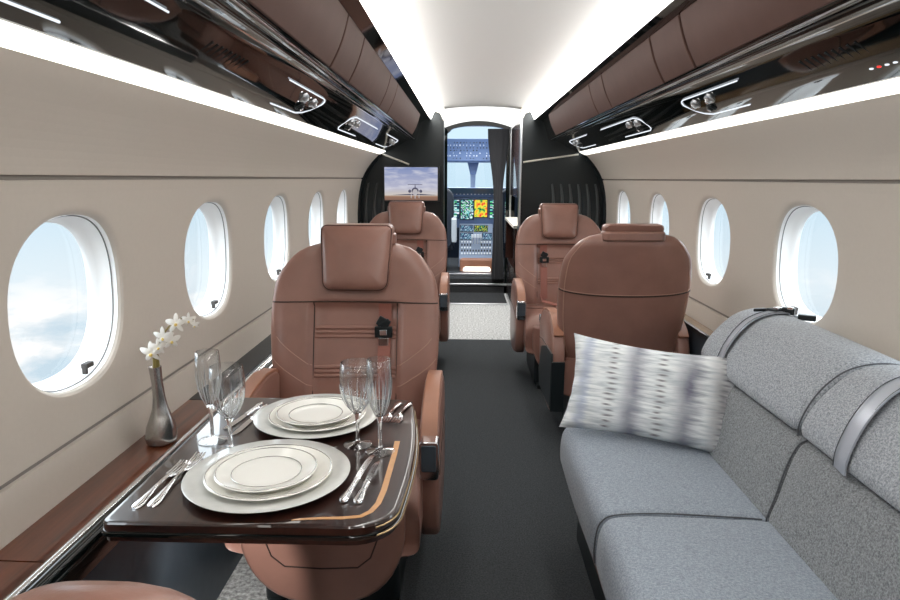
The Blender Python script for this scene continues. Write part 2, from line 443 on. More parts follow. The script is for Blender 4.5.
for s_, nm in ((-1, 'left'), (1, 'right')):
    for q, (z0, z1, d) in enumerate(((.656, .672, .010), (1.2415, 1.2535, .009))):
        g = G(); g.add([(s_*(W(z)+d), y, z) for z in (z0, z1) for y in (Y0, Y1)], [(0, 1, 3, 2)])
        struct(g.build('trim_%d' % (20+q+(2 if s_ > 0 else 0)), 'joint'), 'recessed joint in the %s wall panel' % nm)
def window(idx, sgn, yc):
    root = struct(empty('window_%d' % idx, (sgn*1.02, yc, ZC)))
    side = 'left' if sgn < 0 else 'right'
    root['label'] = 'oval window in the %s cabin wall' % side
    n = 64
    def ring(k, d, ka=None):
        return [(sgn*(W(ZC+v*k)+d-1.02), u*(ka or k), v*k) for u, v in superell(HA, HB, EX, n)]
    g = G(); g.rings([ring(1.0, .012), ring(.997, .02), ring(.99, .030), ring(.98, .042), ring(.955, .056), ring(.915, .066), ring(.91, .08)], False, False)
    fr = struct(g.build('window_frame', 'white', root))
    g = G(); g.tube([(sgn*(W(ZC+v*.99)+.024-1.02), u*.990, v*.990) for u, v in superell(HA, HB, EX, n)], .0017, 6, closed=True)
    struct(g.build('shade_track', 'track', root))
    g = G(); y = .06; zz = -.178
    g.box((sgn*(.022), y, zz+.012), (.016, .030, .012)).box((sgn*.022, y-.012, zz+.003), (.012, .008, .022))
    struct(g.build('shade_latch', 'groove', root, bevel=.002))
    g = G(); r0 = ring(.92, .070); c = (sgn*(W(ZC)+.070-1.02), 0, 0)
    g.add(r0+[c], [(i, (i+1) % n, n) for i in range(n)])
    struct(g.build('pane', 'pane', root))
    return root
k = 1
for y in LWIN[2:]: window(k, -1, y); k += 1
for y in RWIN[3:]: window(k, 1, y); k += 1
for y in LWIN[:2]: window(k, -1, y); k += 1
for y in RWIN[:3]: window(k, 1, y); k += 1

# ceiling
CW, CZ = .385, 1.806
g = G(); rs = []
for y in (Y0, 0, 2, 4, 5.5):
    rs.append([(CW*t, y, CZ+.03*(1-t*t)) for t in [-1+2*i/16 for i in range(17)]])
g.rings(rs, False, False, closed=False)
struct(g.build('ceiling', 'ceiling'), 'pale arched ceiling panel along the cabin')
# aft wall closes the cabin behind the camera
g = G(); prof = [(0, 1.04)]+[(z, w+.05) for z, w in WP]+[(1.6, .7), (1.85, .42)]
poly = [(w, z) for z, w in prof]+[(-w, z) for z, w in reversed(prof)]
g.prism(poly, Y0-.05, Y0, 'Y'); struct(g.build('wall_back', 'wall'), 'cream aft wall')

# cove lamps and wash lamps
def lamp_strip(name, mat, a, b, y0, y1, label, th=.0015, group=None):
    g = G(); (xa, za), (xb, zb) = a, b
    dx, dz = xb-xa, zb-za; L = math.hypot(dx, dz); nx, nz = -dz/L*th, dx/L*th
    if nz < 0 or (abs(nz) < 1e-6): nx, nz = -nx, -nz
    g.prism([(xa, za), (xb, zb), (xb+nx, zb+nz), (xa+nx, za+nz)], y0, y1, 'Y')
    o = g.build(name, mat, flat=True)
    return tag(o, label, 'light strip')
for s, sd in ((-1, 'left'), (1, 'right')):
    lamp_strip('cove_light', 'cove', (s*.420, 1.726), (s*.384, 1.806), Y0, 5.5, 'bright cove light strip along the %s edge of the ceiling' % sd)
    lamp_strip('wash_light', 'wash', (s*.830, 1.441), (s*.780, 1.463), Y0, Y1, 'warm light strip under the %s glossy black console above the windows' % sd)

# ------------------------------------------------------------------ overhead consoles
def console(s, sd):
    root = tag(empty('overhead_console', (s*.6, 2, 1.5)), 'long glossy black overhead console with brown leather lids on the %s side' % sd, 'overhead console')
    ox, oy, oz = s*.6, 2, 1.5
    def Q(x, y, z): return (s*x-ox, y-oy, z-oz)
    def sweep(poly, y0, y1):
        g = G(); g.rings([[Q(x, y0, z) for x, z in poly], [Q(x, y1, z) for x, z in poly]]); return g
    # body: underside slopes from the wash lamp up to the rail, then face, top trim
    body = [(.783, 1.4645), (.735, 1.487), (.70, 1.503), (.64, 1.540), (.612, 1.553), (.60, 1.556), (.56, 1.560), (.545, 1.562), (.540, 1.568), (.500, 1.700), (.484, 1.712), (.470, 1.716), (.424, 1.724), (.424, 1.80), (.72, 1.74), (.86, 1.56), (.84, 1.50)]
    sweep(body, Y0, 5.395).build('gloss_body', 'gloss_black', root, angle=50)
    # chrome rail with a dark gloss bead
    g = G(); g.tube([Q(.607, Y0, 1.5575), Q(.607, 5.3, 1.5575)], .0042, 8); g.build('chrome_rail', 'chrome', root)
    g = G(); g.tube([Q(.578, Y0, 1.560), Q(.578, 5.3, 1.560)], .011, 10); g.build('gloss_bead', 'gloss_black', root)
    g = G(); g.tube([Q(.549, Y0, 1.563), Q(.549, 5.3, 1.563)], .0035, 8); g.build('thin_rail', 'silver', root)
    # leather lids between the gaps
    cuts = [Y0, -.1, 1.08, 1.96, 2.26, 3.03, 3.33, 4.90]
    for a, b in zip(cuts[:-1], cuts[1:]):
        pts = []
        for i in range(9):
            t = i/8; x = lerp(.537, .478, t)-.006*math.sin(PI*t); z = lerp(1.570, 1.716, t)-.004*math.sin(PI*t)
            pts.append((x, z))
        poly = [(x-.006, z-.002) for x, z in pts]+[(x+.016, z+.006) for x, z in reversed(pts)]
        sweep(poly, a+.008, b-.008).build('leather_lid', 'leather_console', root, bevel=.003, seg=2)
    # service units on the sloping underside
    def under(t, y, d=.0):   # t 0 at the rail .. 1 at the lamp, d below the surface
        x, z = lerp(.612, .783, t), lerp(1.553, 1.4645, t)
        return Q(x-.46*d, y, z-.89*d)
    for ya, yb, near in ((.55, 1.17, 1), (1.95, 2.48, 0), (3.07, 3.85, 1), (4.30, 5.05, 0)):
        lo, hi = .22, .80
        path = [under(lo, ya, .003)]+[under(lo, yb-.07, .003)]
        for i in range(1, 6):
            a = PI/2*i/6; path.append(under(lo+(.2)*(1-math.cos(a)), yb-.07+.07*math.sin(a), .003))
        path += [under(hi-.2, yb-.02, .003), under(hi-.07, yb-.05, .003), under(hi, yb-.10, .003), under(hi, lerp(ya, yb, .25), .003)]
        if near: path = [Vector((p[0], (ya+yb)-(p[1]+oy)-oy, p[2])) for p in path]
        g = G(); g.tube(path, .0022, 6); u = g.build('light_outline', 'outline', root)
        for q, (t, dy) in enumerate(((.42, .10), (.60, .17), (.40, .24))):
            c = Vector(under(t, (ya+dy if near else yb-dy), .006)); nrm = Vector((-.46*s, 0, -.89)); 
            R = Vector((0, 0, 1)).rotation_difference(nrm).to_matrix()
            g = G(); g.lathe([(0, -.008), (.019, -.008), (.019, .001), (.016, .004), (.013, .004), (.009, .011), (0, .012)], 20)
            g.v = [tuple(R @ Vector(p)+c) for p in g.v]
            o = g.build('reading_light' if q != 1 else 'air_nozzle', 'satin_black' if q == 1 else 'silver', root)
            g = G(); g.lathe([(0, .010), (.006, .010), (.006, .014), (0, .015)], 14); g.v = [tuple(R @ Vector(p)+c) for p in g.v]
            g.build('lens', 'chrome', o)
    # loudspeaker grille and small lamps
    g = G()
    for i in range(9):
        y = 1.50+.22*i/8-.1
        g.tube([under(.28, y, -.0005), under(.58, y, -.0005)], .004, 6)
    g.build('speaker_grille', 'grille', root)
    if s > 0:
        for i, c in enumerate(('outline', 'outline', 'red', 'outline')):
            g = G(); g.ellipsoid(under(.74, 1.385+.026*i, .001), (.004, .008, .003), 10); g.build('indicator_lamp', c, root)
    return root
console(-1, 'left'); console(1, 'right')
# ------------------------------------------------------------------ front bulkhead and the vestibule behind
FB = 5.40
g = G()
for s in (-1, 1):
    prof = [(0, .97), (.5, 1.0)]+[(z, w+.01) for z, w in WP if z > .52]+[(1.5, .80), (1.62, .72), (1.80, .42)]
    poly = [(s*w, z) for z, w in prof]+[(s*.31, 1.80), (s*.31, 0)]
    g.prism(poly, FB, FB+.06, 'Y')
struct(g.build('wall_front', 'bulkhead'), 'dark front bulkhead either side of the cabin doorway')
# curved flutes on the bulkhead beside the side walls
for s in (-1, 1):
    g = G()
    for i in range(6):
        k = .95-.072*i
        path = [(s*(W(z)*k+.0), FB-.004, z) for z in [.55+.66*j/14 for j in range(15)]]
        g.tube(path, [.005+.011*math.sin(PI*min(1, (j+1)/16)) for j in range(15)], 8)
    o = g.build('trim_%d' % (1 if s < 0 else 2), 'flute'); struct(o, 'curved dark flutes on the %s front bulkhead' % ('left' if s < 0 else 'right'))
# thin pale strip running on over the bulkhead
for s, pts in ((-1, [(-.835, 1.452), (-.60, 1.362)]), (1, [(.79, 1.449), (.34, 1.385)])):
    g = G(); g.tube([(pts[0][0], FB-.01, pts[0][1]), (pts[1][0], FB-.01, pts[1][1])], .0075, 8)
    struct(g.build('trim_%d' % (3 if s < 0 else 4), 'cream'))
# dark arch lining between wall end and bulkhead
for s in (-1, 1):
    g = G(); rs = []
    for z in [.5+.95*j/20 for j in range(21)]:
        rs.append([(s*W(z), Y1-.001, z), (s*(W(z)-.012), Y1+.012, z), (s*(W(z)-.012), FB, z), (s*(W(z)+.03), FB, z), (s*(W(z)+.03), Y1-.001, z)])
    g.rings(rs); struct(g.build('trim_%d' % (5 if s < 0 else 6), 'satin_black'))
# silver door post at the right of the doorway, cream post at the left
g = G(); g.box((.318, FB-.02, 1.0), (.014, .05, 1.6)); struct(g.build('trim_7', 'silver', bevel=.003))
g = G(); g.box((-.318, FB-.02, .9), (.014, .05, 1.8)); struct(g.build('trim_8', 'satin_black', bevel=.003))
# cream gussets at the top corners of the doorway
for s in (-1, 1):
    g = G(); g.prism([(s*.43, 1.795), (s*.31, 1.835), (s*.312, 1.70), (s*.345, 1.77)], FB-.05, FB-.002, 'Y'); struct(g.build('trim_%d' % (9 if s < 0 else 10), 'cream', bevel=.004))
# arched vestibule ceiling, its indirect light put in as emission
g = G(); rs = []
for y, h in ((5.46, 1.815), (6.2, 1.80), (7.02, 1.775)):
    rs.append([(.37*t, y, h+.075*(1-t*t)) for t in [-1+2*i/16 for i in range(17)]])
g.rings(rs, False, False, closed=False); tag(g.build('entry_ceiling_glow', 'entry_glow'), 'arched white ceiling panel with added glow over the entry beyond the doorway', 'ceiling panel')
g = G(); rs = [[(.40*t, 5.40, 1.806+.03*(1-min(1,abs(t))**2)) for t in [-1+2*i/16 for i in range(17)]], [(.40*t, 5.40, 1.81+.085*(1-t*t)) for t in [-1+2*i/16 for i in range(17)]]]
g.rings(rs, False, False, closed=False); struct(g.build('trim_12', 'white'))
# vestibule walls
g = G(); g.box((-.50, 6.22, .95), (.04, 1.60, 1.9)); struct(g.build('wall_entry_left', 'bulkhead'), 'dark wall of the entry at left')
g = G(); g.box((.90, 6.22, .95), (.04, 1.60, 1.9)); struct(g.build('wall_entry_right', 'bulkhead'))
g = G(); g.box((-.43, 6.22, 1.84), (.16, 1.60, .1)).box((.63, 6.22, 1.84), (.52, 1.60, .1)); struct(g.build('ceiling_entry', 'bulkhead'))
# galley cabinet at the right of the entry
gal = tag(empty('galley_cabinet', (.36, 6.2, 0)), 'brown wooden galley cabinet behind the doorway post', 'cabinet')
def GB(g, x0, x1, y0, y1, z0, z1): return g.box(((x0+x1)/2-.36, (y0+y1)/2-6.2, (z0+z1)/2), (x1-x0, y1-y0, z1-z0))
g = G(); GB(g, .32, .86, 5.66, 6.86, 0, .42); GB(g, .48, .86, 5.66, 6.86, .42, .82); GB(g, .30, .48, 6.82, 6.86, .42, .82); GB(g, .30, .48, 5.66, 5.70, .42, .82)
g.build('cabinet_body', 'table_wood', gal, bevel=.004)
g = G(); GB(g, .29, .86, 5.64, 6.88, .82, .85); g.build('countertop', 'cream', gal, bevel=.006)
g = G(); GB(g, .34, .86, 5.66, 6.86, 1.08, 1.76); g.build('upper_cabinet', 'table_wood', gal, bevel=.004)
for i in range(6):
    y = 5.80+.18*i
    g = G(); g.lathe([(0, 0), (.032, 0), (.034, .16), (.03, .19), (.012, .23), (.012, .30), (.015, .30), (.015, .31), (0, .31)], 18)
    o = g.build('bottle', 'crystal_solid'); o.location = (.405, y, .42)
    tag(o, 'clear bottle on the lower shelf of the galley cabinet', 'bottle', 'bottles on the galley shelf')

# entry floor: pale carpet, dark mat, steps
def slab(name, x0, x1, y0, y1, z0, z1, mat, bev=.004):
    g = G(); cx, cy = (x0+x1)/2, (y0+y1)/2
    g.box((0, 0, (z1-z0)/2), (x1-x0, y1-y0, z1-z0)); o = g.build(name, mat, bevel=bev); o.location = (cx, cy, z0); return o
tag(slab('carpet_runner', -.37, .62, -1.65, 4.90, .0, .006, 'carpet', .002), 'charcoal carpet runner along the aisle floor', 'carpet')
tag(slab('floor_mat', -.31, .30, 6.37, 6.98, .001, .012, 'carpet_mat'), 'dark mat on the floor in front of the cockpit steps', 'mat')
struct(slab('trim_13', -.31, .30, 6.33, 6.37, 0, .014, 'silver'))
st = tag(empty('cockpit_step', (0, 7.0, 0)), 'low silver-edged step up into the cockpit', 'step')
g = G(); g.box((0, .10, .045), (.72, .20, .09)); g.build('riser', 'carpet_mat', st, bevel=.004)
g = G(); g.box((0, .08, .10), (.72, .18, .022)); g.build('tread_plate', 'silver', st, bevel=.004)
g = G(); g.box((0, .24, .145), (.72, .12, .10)); g.build('upper_riser', 'silver', st, bevel=.004)

# cockpit doorway
g = G()
arch = [(-.40, 0), (-.40, 1.9), (.40, 1.9), (.40, 0), (.30, 0), (.30, 1.72)]+[(.30*math.cos(PI*i/12), 1.745+.055*math.sin(PI*i/12)) for i in range(13)]+[(-.33, 1.72), (-.33, 0)]
g.prism(arch, 7.0, 7.06, 'Y'); struct(g.build('door_1', 'gloss_black'), 'black arched cockpit door frame')
g = G(); g.box((.345, 6.93, .95), (.02, .05, 1.7)); struct(g.build('trim_14', 'silver', bevel=.003))
# curtain gathered at the right of the cockpit doorway
g = G(); rs = []
for i in range(19):
    t = i/18; z = lerp(1.765, .17, t)
    cx = lerp(.21, .225, sstep(0, 1, t)); hw = lerp(.105, .044, sstep(0, .45, t))+.02*sstep(.6, 1, t)
    ring = []
    for k in range(40):
        a = 2*PI*k/40; r = 1+.10*math.sin(9*a+.6*t)
        ring.append((cx+hw*r*math.cos(a), 6.955+.032*r*math.sin(a), z))
    rs.append(ring)
g.rings(rs); tag(g.build('curtain', 'curtain'), 'black curtain gathered at the right of the cockpit doorway', 'curtain')

# ------------------------------------------------------------------ cockpit
def shellbox():
    g = G()
    g.box((0, 8.0, .13), (2.0, 1.98, .06)); struct(g.build('floor_cockpit', 'carpet_mat'))
    g = G(); g.box((-.95, 8.0, .62), (.05, 1.98, 1.1)).box((.95, 8.0, .62), (.05, 1.98, 1.1)); struct(g.build('wall_cockpit', 'cockpit_blue'))
    g = G(); g.box((0, 7.55, 1.89), (1.9, 1.0, .04)); struct(g.build('ceiling_cockpit', 'white'))
    g = G(); g.box((0, 8.95, .55), (1.95, .05, .95)); struct(g.build('wall_nose', 'cockpit_dark'))
shellbox()
# windscreen: two openings beside a centre post, splayed pillars
ws = struct(empty('window_30', (0, 8.3, 1.1)), 'cockpit windscreen with a centre post')
g = G()
g.prism([(-.115, .36), (-.075, .20), (-.068, 0), (-.012, 0), (-.005, .20), (.032, .36)], 0, .06, 'Y')
g.box((-.03, .04, .42), (1.7, .10, .14)).box((0, .03, -.02), (1.7, .06, .06))
g.prism([(-.95, .5), (-.80, .5), (-.70, 0), (-.95, -.05)], 0, .05, 'Y'); g.prism([(.95, .5), (.95, -.05), (.62, 0), (.72, .5)], 0, .05, 'Y')
struct(g.build('windscreen_frame', 'cockpit_grey', ws, bevel=.006))
for x0, x1 in ((-.76, -.07), (-.01, .68)):
    g = G(); g.box(((x0+x1)/2, .03, .19), (x1-x0, .006, .38)); struct(g.build('pane', 'pane', ws))
# overhead switch panel
oh = tag(empty('overhead_switchboard', (-.04, 8.0, 1.6)), 'blue overhead switch panel above the cockpit windscreen', 'control panel')
RT = Matrix.Rotation(math.radians(-25), 3, 'X')
g = G(); g.box((0, 0, -.01), (.78, .03, .30), RT); g.build('panel_plate', 'cockpit_blue', oh, bevel=.01)
g = G(); g.prism([(-.07, -.15), (.07, -.15), (.035, -.30), (-.035, -.30)], .10, .16, 'Y'); g.build('compass_bracket', 'cockpit_blue', oh, bevel=.006)
for rr in range(7):
    g = G()
    for cc in range(19):
        if random.random() < .22: continue
        x = -.36+.04*cc+random.uniform(-.006, .006); h = -.12+.035*rr
        p = RT @ Vector((x, -.02, h)); g.box(p+Vector((0, 0, -.01)), (.011*random.uniform(.6, 1.4), .014, .012*random.uniform(.6, 1.5)))
    g.build('switch_row', ('knob' if rr in (1, 2, 5) else 'cockpit_dark'), oh)
# glareshield + instrument panel
ip = tag(empty('instrument_panel', (0, 8.0, .9)), 'blue cockpit instrument panel with colour displays under the windscreen', 'instrument panel')
g = G(); g.prism([(-.20, .24), (.30, .24), (.30, .15), (.02, .115), (-.02, .12), (-.04, .17)], -.72, .72, 'X'); g.build('glareshield', 'cockpit_blue', ip, bevel=.01)
for i in range(14):
    g = G(); g.box((-.33+.045*i, -.030, .165), (.016, .02, .014)); g.build('glareshield_button', 'knob', ip)
g = G(); g.box((0, .03, -.06), (1.4, .06, .38)); g.build('panel_plate', 'cockpit_blue', ip, bevel=.006)
def disp(parent, x0, x1, z0, z1, y, kind):
    g = G(); cx, cz = (x0+x1)/2, (z0+z1)/2
    g.box((cx, y, cz), (x1-x0+.016, .012, z1-z0+.016)); b = g.build('display', 'cockpit_dark', parent, bevel=.003)
    g = G(); g.box((cx, y-.0065, cz), (x1-x0, .003, z1-z0)); g.build('screen', 'scr_'+kind, b, flat=True)
disp(ip, -.188, -.034, -.143, .092, -.004, 'data')
disp(ip, -.020, .136, -.117, .092, -.004, 'map')
disp(ip, -.62, -.21, -.13, .09, -.004, 'data'); disp(ip, .17, .62, -.13, .09, -.004, 'data')
# centre pedestal
pd = tag(empty('centre_pedestal', (0, 7.9, 0)), 'blue cockpit pedestal with white levers and a lit brown base', 'pedestal')
g = G(); g.prism([(.0, .70), (.10, .70), (.10, .20), (-.26, .20), (-.26, .31), (-.22, .34)], -.205, .205, 'X'); g.build('console', 'cockpit_grey', pd, bevel=.008)
g = G(); g.box((.02, -.10, .22), (.43, .40, .19)); g.build('base', 'leather_tan', pd, bevel=.03)
g = G(); g.prism(rrect(.33, .075, .036, 6, .01, .178), -.309, -.300, 'Y'); g.build('step_lamp', 'step', pd)
def on_slope(x, t, d=.0):   # t 0 bottom .. 1 top of the sloping face
    y = lerp(-.22, .0, t); z = lerp(.34, .70, t); n_ = Vector((0, -.853, .521)); p = Vector((x, y, z))+n_*d; return p
RS = Matrix.Rotation(math.radians(-31), 3, 'X')
for x0, x1, t0, t1, kd in ((-.02, .14, .76, .95, 'strip'), (-.19, -.04, .76, .95, 'small'), (-.19, -.04, .5, .70, 'small'), (.08, .19, .5, .70, 'small')):
    a = on_slope((x0+x1)/2, (t0+t1)/2, .002)
    g = G(); g.box(a, (x1-x0+.012, .008, (t1-t0)*.42+.012), RS); b = g.build('display', 'cockpit_dark', pd)
    g = G(); g.box(on_slope((x0+x1)/2, (t0+t1)/2, .0065), (x1-x0, .003, (t1-t0)*.42), RS); g.build('screen', 'scr_'+kd, b, flat=True)
for i, x in enumerate((-.045, -.012, .022, .052)):
    g = G(); g.tube([on_slope(x, .38, 0), on_slope(x, .50, .09)], .007, 8); a = on_slope(x, .50, .10); g.box(a, (.026, .03, .04)); g.build('throttle_lever', 'knob', pd, bevel=.003)
for rr in range(5):
    g = G()
    for cc in range(11):
        if 3 < cc < 7 and rr > 1: continue
        g.box(on_slope(-.17+.034*cc, .06+.09*rr, .006), (.018, .012, .018), RS)
    g.build('button_row', 'knob' if rr % 2 == 0 else 'cockpit_dark', pd)
# pilot seats, partly seen beside the pedestal
for s, sd in ((-1, 'left'), (1, 'right')):
    r = tag(empty('pilot_seat', (s*.50, 7.62, .16)), 'dark pilot seat with pale edges at the %s of the cockpit pedestal' % sd, 'pilot seat')
    g = G(); g.prism(rrect(.46, .72, .12, 6, 0, .62), .0, .10, 'Y'); g.build('backrest', 'cockpit_dark', r, bevel=.02)
    g = G(); g.prism(rrect(.30, .16, .05, 6, 0, 1.06), .01, .08, 'Y'); g.build('headrest', 'cockpit_dark', r, bevel=.02)
    g = G(); g.box((0, .28, .30), (.46, .46, .12)); g.build('seat', 'cockpit_dark', r, bevel=.03)
    g = G(); g.box((0, .2, .12), (.30, .36, .24)); g.build('pedestal', 'cockpit_dark', r, bevel=.02)
    g = G(); g.prism([(-.05, .62), (.02, .64), (.30, .40), (.30, .34), (0, .34)], -.03, .03, 'X'); o = g.build('armrest', 'cockpit_pale', r, bevel=.012); o.location = (-s*.235, 0, 0)

# ------------------------------------------------------------------ monitor
mon = tag(empty('monitor', (-.577, 5.30, 1.2045)), 'flat monitor showing an airplane on a runway, on the left front bulkhead', 'monitor')
g = G(); g.prism(rrect(.462, .287, .006, 3), 0, .03, 'Y'); g.build('frame', 'satin_black', mon, bevel=.003)
g = G(); g.box((0, -.001, .001), (.434, .004, .266)); g.build('screen', 'scr_sky', mon, flat=True)
g = G(); g.box((0, .055, 0), (.12, .06, .10)); g.build('mount', 'satin_black', mon)
M['plane_dark'] = principled('screen_plane', (.05, .05, .07), .6, emit=(.02, .02, .04), estr=1.)
M['plane_pale'] = principled('screen_plane_pale', (.3, .3, .33), .6, emit=(.16, .15, .16), estr=1.)
g = G()      # the airplane picture, head-on, as the screen shows it
y = -.0038
def disc(cx, cz, rx, rz, n=20):
    g.add([(cx+rx*math.cos(2*PI*k/n), y, cz+rz*math.sin(2*PI*k/n)) for k in range(n)], [tuple(range(n))])
def quad(a, b, c, d): g.add([(p[0], y, p[1]) for p in (a, b, c, d)], [(0, 1, 2, 3)])
px, pz = .033, -.062
disc(px-.044, pz+.004, .012, .013); disc(px+.046, pz+.004, .012, .013)
quad((px-.06, pz+.055), (px+.06, pz+.055), (px+.06, pz+.059), (px-.06, pz+.059))
quad((px-.004, pz+.02), (px+.004, pz+.02), (px+.003, pz+.056), (px-.003, pz+.056))
quad((px-.20, pz-.028), (px+.20, pz-.028), (px+.05, pz-.018), (px-.05, pz-.018))
disc(px, pz+.008, .028, .026)
g.build('airplane_silhouette', 'plane_dark', mon, flat=True)
g = G(); y = -.0043; disc(px, pz-.004, .021, .026); quad((px-.003, pz-.055), (px+.003, pz-.055), (px+.003, pz-.02), (px-.003, pz-.02))
quad((px-.035, pz-.052), (px-.029, pz-.052), (px-.029, pz-.02), (px-.035, pz-.02)); quad((px+.029, pz-.052), (px+.035, pz-.052), (px+.035, pz-.02), (px+.029, pz-.02))
g.build('airplane_nose', 'plane_pale', mon, flat=True)

# ------------------------------------------------------------------ club seats
OUT = [(.36, .235), (.45, .268), (.55, .292), (.65, .303), (.75, .306), (.83, .302), (.90, .288), (.94, .262), (.975, .232), (1.0, .192), (1.014, .14), (1.020, .08)]
ZT = 1.023
def seat_w(z): return .965*herm(OUT, z) if z < 1.020 else max(.002, .08*math.sqrt(max(0, (ZT-z)/.003)))
def seat_yc(z): return .205+.235*(z-.42)
def seat_h(z): return .060-.018*sstep(.5, 1.05, z)
def wrap(x): return -.055*(abs(x)/.30)**2.4
def front_y(x, z):
    rec = .024*(1-sstep(.142, .162, abs(x)))*(1-sstep(.795, .82, z))
    w = seat_w(z); e = max(0., 1-(abs(x)/w)**4)**.5 if abs(x) < w else 0
    top = max(0., min(1., (ZT-z)/.05))**.5
    return seat_yc(z)+wrap(x)-seat_h(z)*e*top+rec
def back_y(x, z):
    w = seat_w(z); e = max(0., 1-(abs(x)/w)**4)**.5 if abs(x) < w else 0
    top = max(0., min(1., (ZT-z)/.05))**.5
    return seat_yc(z)+wrap(x)*.75+seat_h(z)*e*top

def make_seat(inb, label, low=False):
    """club seat facing -Y; inb = the aisle side (+1/-1 in its own x)"""
    zs = .72 if low else 1.; ws = .92 if low else 1.; dy = -.10 if low else 0.; az = .70 if low else 1.
    root = empty('club_seat'); tag(root, label, 'seat')
    fz = lambda z: .36+(z-.36)*zs
    def Tw(g):
        if low: g.v = [(x*ws, y+dy, z) for x, y, z in g.v]
        return g
    # backrest: front and back skins
    g = G(); rs = []
    zl = [.36+.656*i/46 for i in range(46)]+[1.013, 1.017, 1.020, 1.0217, 1.0227]
    for z in zl:
        w = seat_w(z); ring = []
        for i in range(61):
            u = -1+2*i/60; x = w*math.sin(u*PI/2); ring.append((x, front_y(x, z), fz(z)))
        for i in range(1, 24):
            u = 1-2*i/24; x = w*math.sin(u*PI/2); ring.append((x, back_y(x, z), fz(z)))
        rs.append(ring)
    g.rings(rs); bk = Tw(g).build('backrest', 'leather', root, angle=75)
    # seams: one across the front, one across the back shell, edge welts
    def seam(fn, pts, r, nm, mat='leather_dark', off=.0005):
        if nm == 'panel_seam': r = .0024
        g = G(); g.tube([(x, fn(x, z)+off, fz(z)) for x, z in pts], r, 6); Tw(g).build(nm, mat, bk)
    seam(front_y, [(seat_w(.817)*.985*math.sin(PI/2*(-1+2*i/30)), .817) for i in range(31)], .0026, 'front_seam')
    seam(back_y, [(seat_w(.76)*.995*math.sin(PI/2*(-1+2*i/30)), .758-.022*math.cos(PI*(-1+2*i/30)/2)) for i in range(31)], .0032, 'back_seam')
    seam(back_y, [(seat_w(.76)*.995*math.sin(PI/2*(-1+2*i/30)), .764-.022*math.cos(PI*(-1+2*i/30)/2)) for i in range(31)], .0016, 'back_welt', 'stitch')
    for s in (-1, 1):
        seam(front_y, [(s*.147, .47+.345*i/24) for i in range(25)], .0032, 'panel_seam')
        seam(front_y, [(s*lerp(.27, .15, i/10), .70-.10*(i/10)**.8) for i in range(11)], .0018, 'wing_stitch', 'stitch')
        seam(front_y, [(s*lerp(.285, .15, i/10), .63-.10*(i/10)**.8) for i in range(11)], .0018, 'wing_stitch', 'stitch')
        seam(back_y, [(s*seat_w(z)*.93, z) for z in [.45+.54*i/20 for i in range(21)]], .0020, 'edge_welt', 'stitch', .001)
    # pleats on the centre panel
    g = G()
    for z in (.694, .709, .724, .560, .575, .590):
        g.tube([(x, front_y(x, z)+.002, fz(z)) for x in [-.143+.286*i/16 for i in range(17)]], .0075, 8)
    Tw(g).build('pleats', 'leather', bk)
    # headrest
    if not low:
        def hout(k, n=9):
            """outline of the headrest seen from the front, pulled in by k"""
            pts = []
            for (cx, cz, w_, a0, r) in ((.127, 1.083, 1, 0, .022), (-.127, 1.083, -1, PI/2, .022), (-.116, .858, -1, PI, .034), (.116, .858, 1, 3*PI/2, .034)):
                ex, ez = (cx-w_*r), (cz-r if cz > 1 else cz+r); rr = max(r-k, .004)
                ex = ex if r > k else ex-w_*(k-r); ez = ez if r > k else ez-(1 if cz > 1 else -1)*(k-r)
                for i in range(n): a = a0+PI/2*i/(n-1); pts.append((ex+rr*math.cos(a), ez+rr*math.sin(a)))
            return pts
        def hy(z): return seat_yc(.86)-.050+.30*(z-.86)
        g = G(); rs = []
        for k, d in ((.006, .055), (0, .045), (0, -.010), (.003, -.022), (.009, -.030), (.020, -.037), (.045, -.043), (.075, -.046)):
            rs.append([(x, hy(z)+d, z) for x, z in hout(k)])
        g.rings(rs); hr = g.build('headrest', 'leather', root, angle=60)
        g = G(); g.tube([(x, hy(z)-.0235, z) for x, z in hout(.003)], .0020, 6, closed=True); g.build('headrest_piping', 'leather_console', hr)
        g = G(); rs = []
        g.prism(rrect(.27, .085, .03, 5, 0, seat_yc(1.03)-.004), 1.010, 1.052); g.build('headrest_cap', 'leather', hr, bevel=.010)
    # cushion, apron
    g = G(); rs = []
    for y, h, zb in ((-.362, .345, .25), (-.372, .375, .23), (-.362, .415, .22), (-.33, .440, .22), (-.25, .452, .22), (-.05, .440, .22), (.12, .432, .22), (.24, .428, .24)):
        ring = []
        for a in [2*PI*q/40 for q in range(40)]:
            cx, cz = math.cos(a), math.sin(a)
            ring.append((.268*math.copysign(abs(cx)**.22, cx), y, (h+zb)/2+(h-zb)/2*math.copysign(abs(cz)**.35, cz)))
        rs.append(ring)
    g.rings(rs); cu = g.build('seat', 'leather', root, angle=60)
    g = G(); g.tube([(x, -.06+.0*x, .4435) for x in [-.24+.48*i/10 for i in range(11)]], .002, 6); g.build('cushion_seam', 'leather_dark', cu)
    outl = [(-.228, .40)]+[(-.228*math.cos(PI*i/20)**.75 if i < 10 else .228*math.cos(PI*(20-i)/20)**.75 if i > 10 else 0, .31-.225*math.sin(PI*i/20)) for i in range(21)]+[(.228, .40)]
    g = G(); g.prism(outl, -.385, -.31, 'Y'); ap = g.build('front_apron', 'leather', root, bevel=.018, seg=4)
    inner = [(-.165, .40), (-.158, .30), (-.135, .235), (-.10, .205), (0, .200), (.10, .205), (.135, .235), (.158, .30), (.165, .40)]
    g = G(); g.tube([(x, -.3855, z) for x, z in inner], .0022, 6); g.build('apron_seam', 'leather_dark', ap)
    # base
    g = G(); g.box((0, -.02, .125), (.40, .50, .25)); g.build('base', 'satin_black', root, bevel=.02)
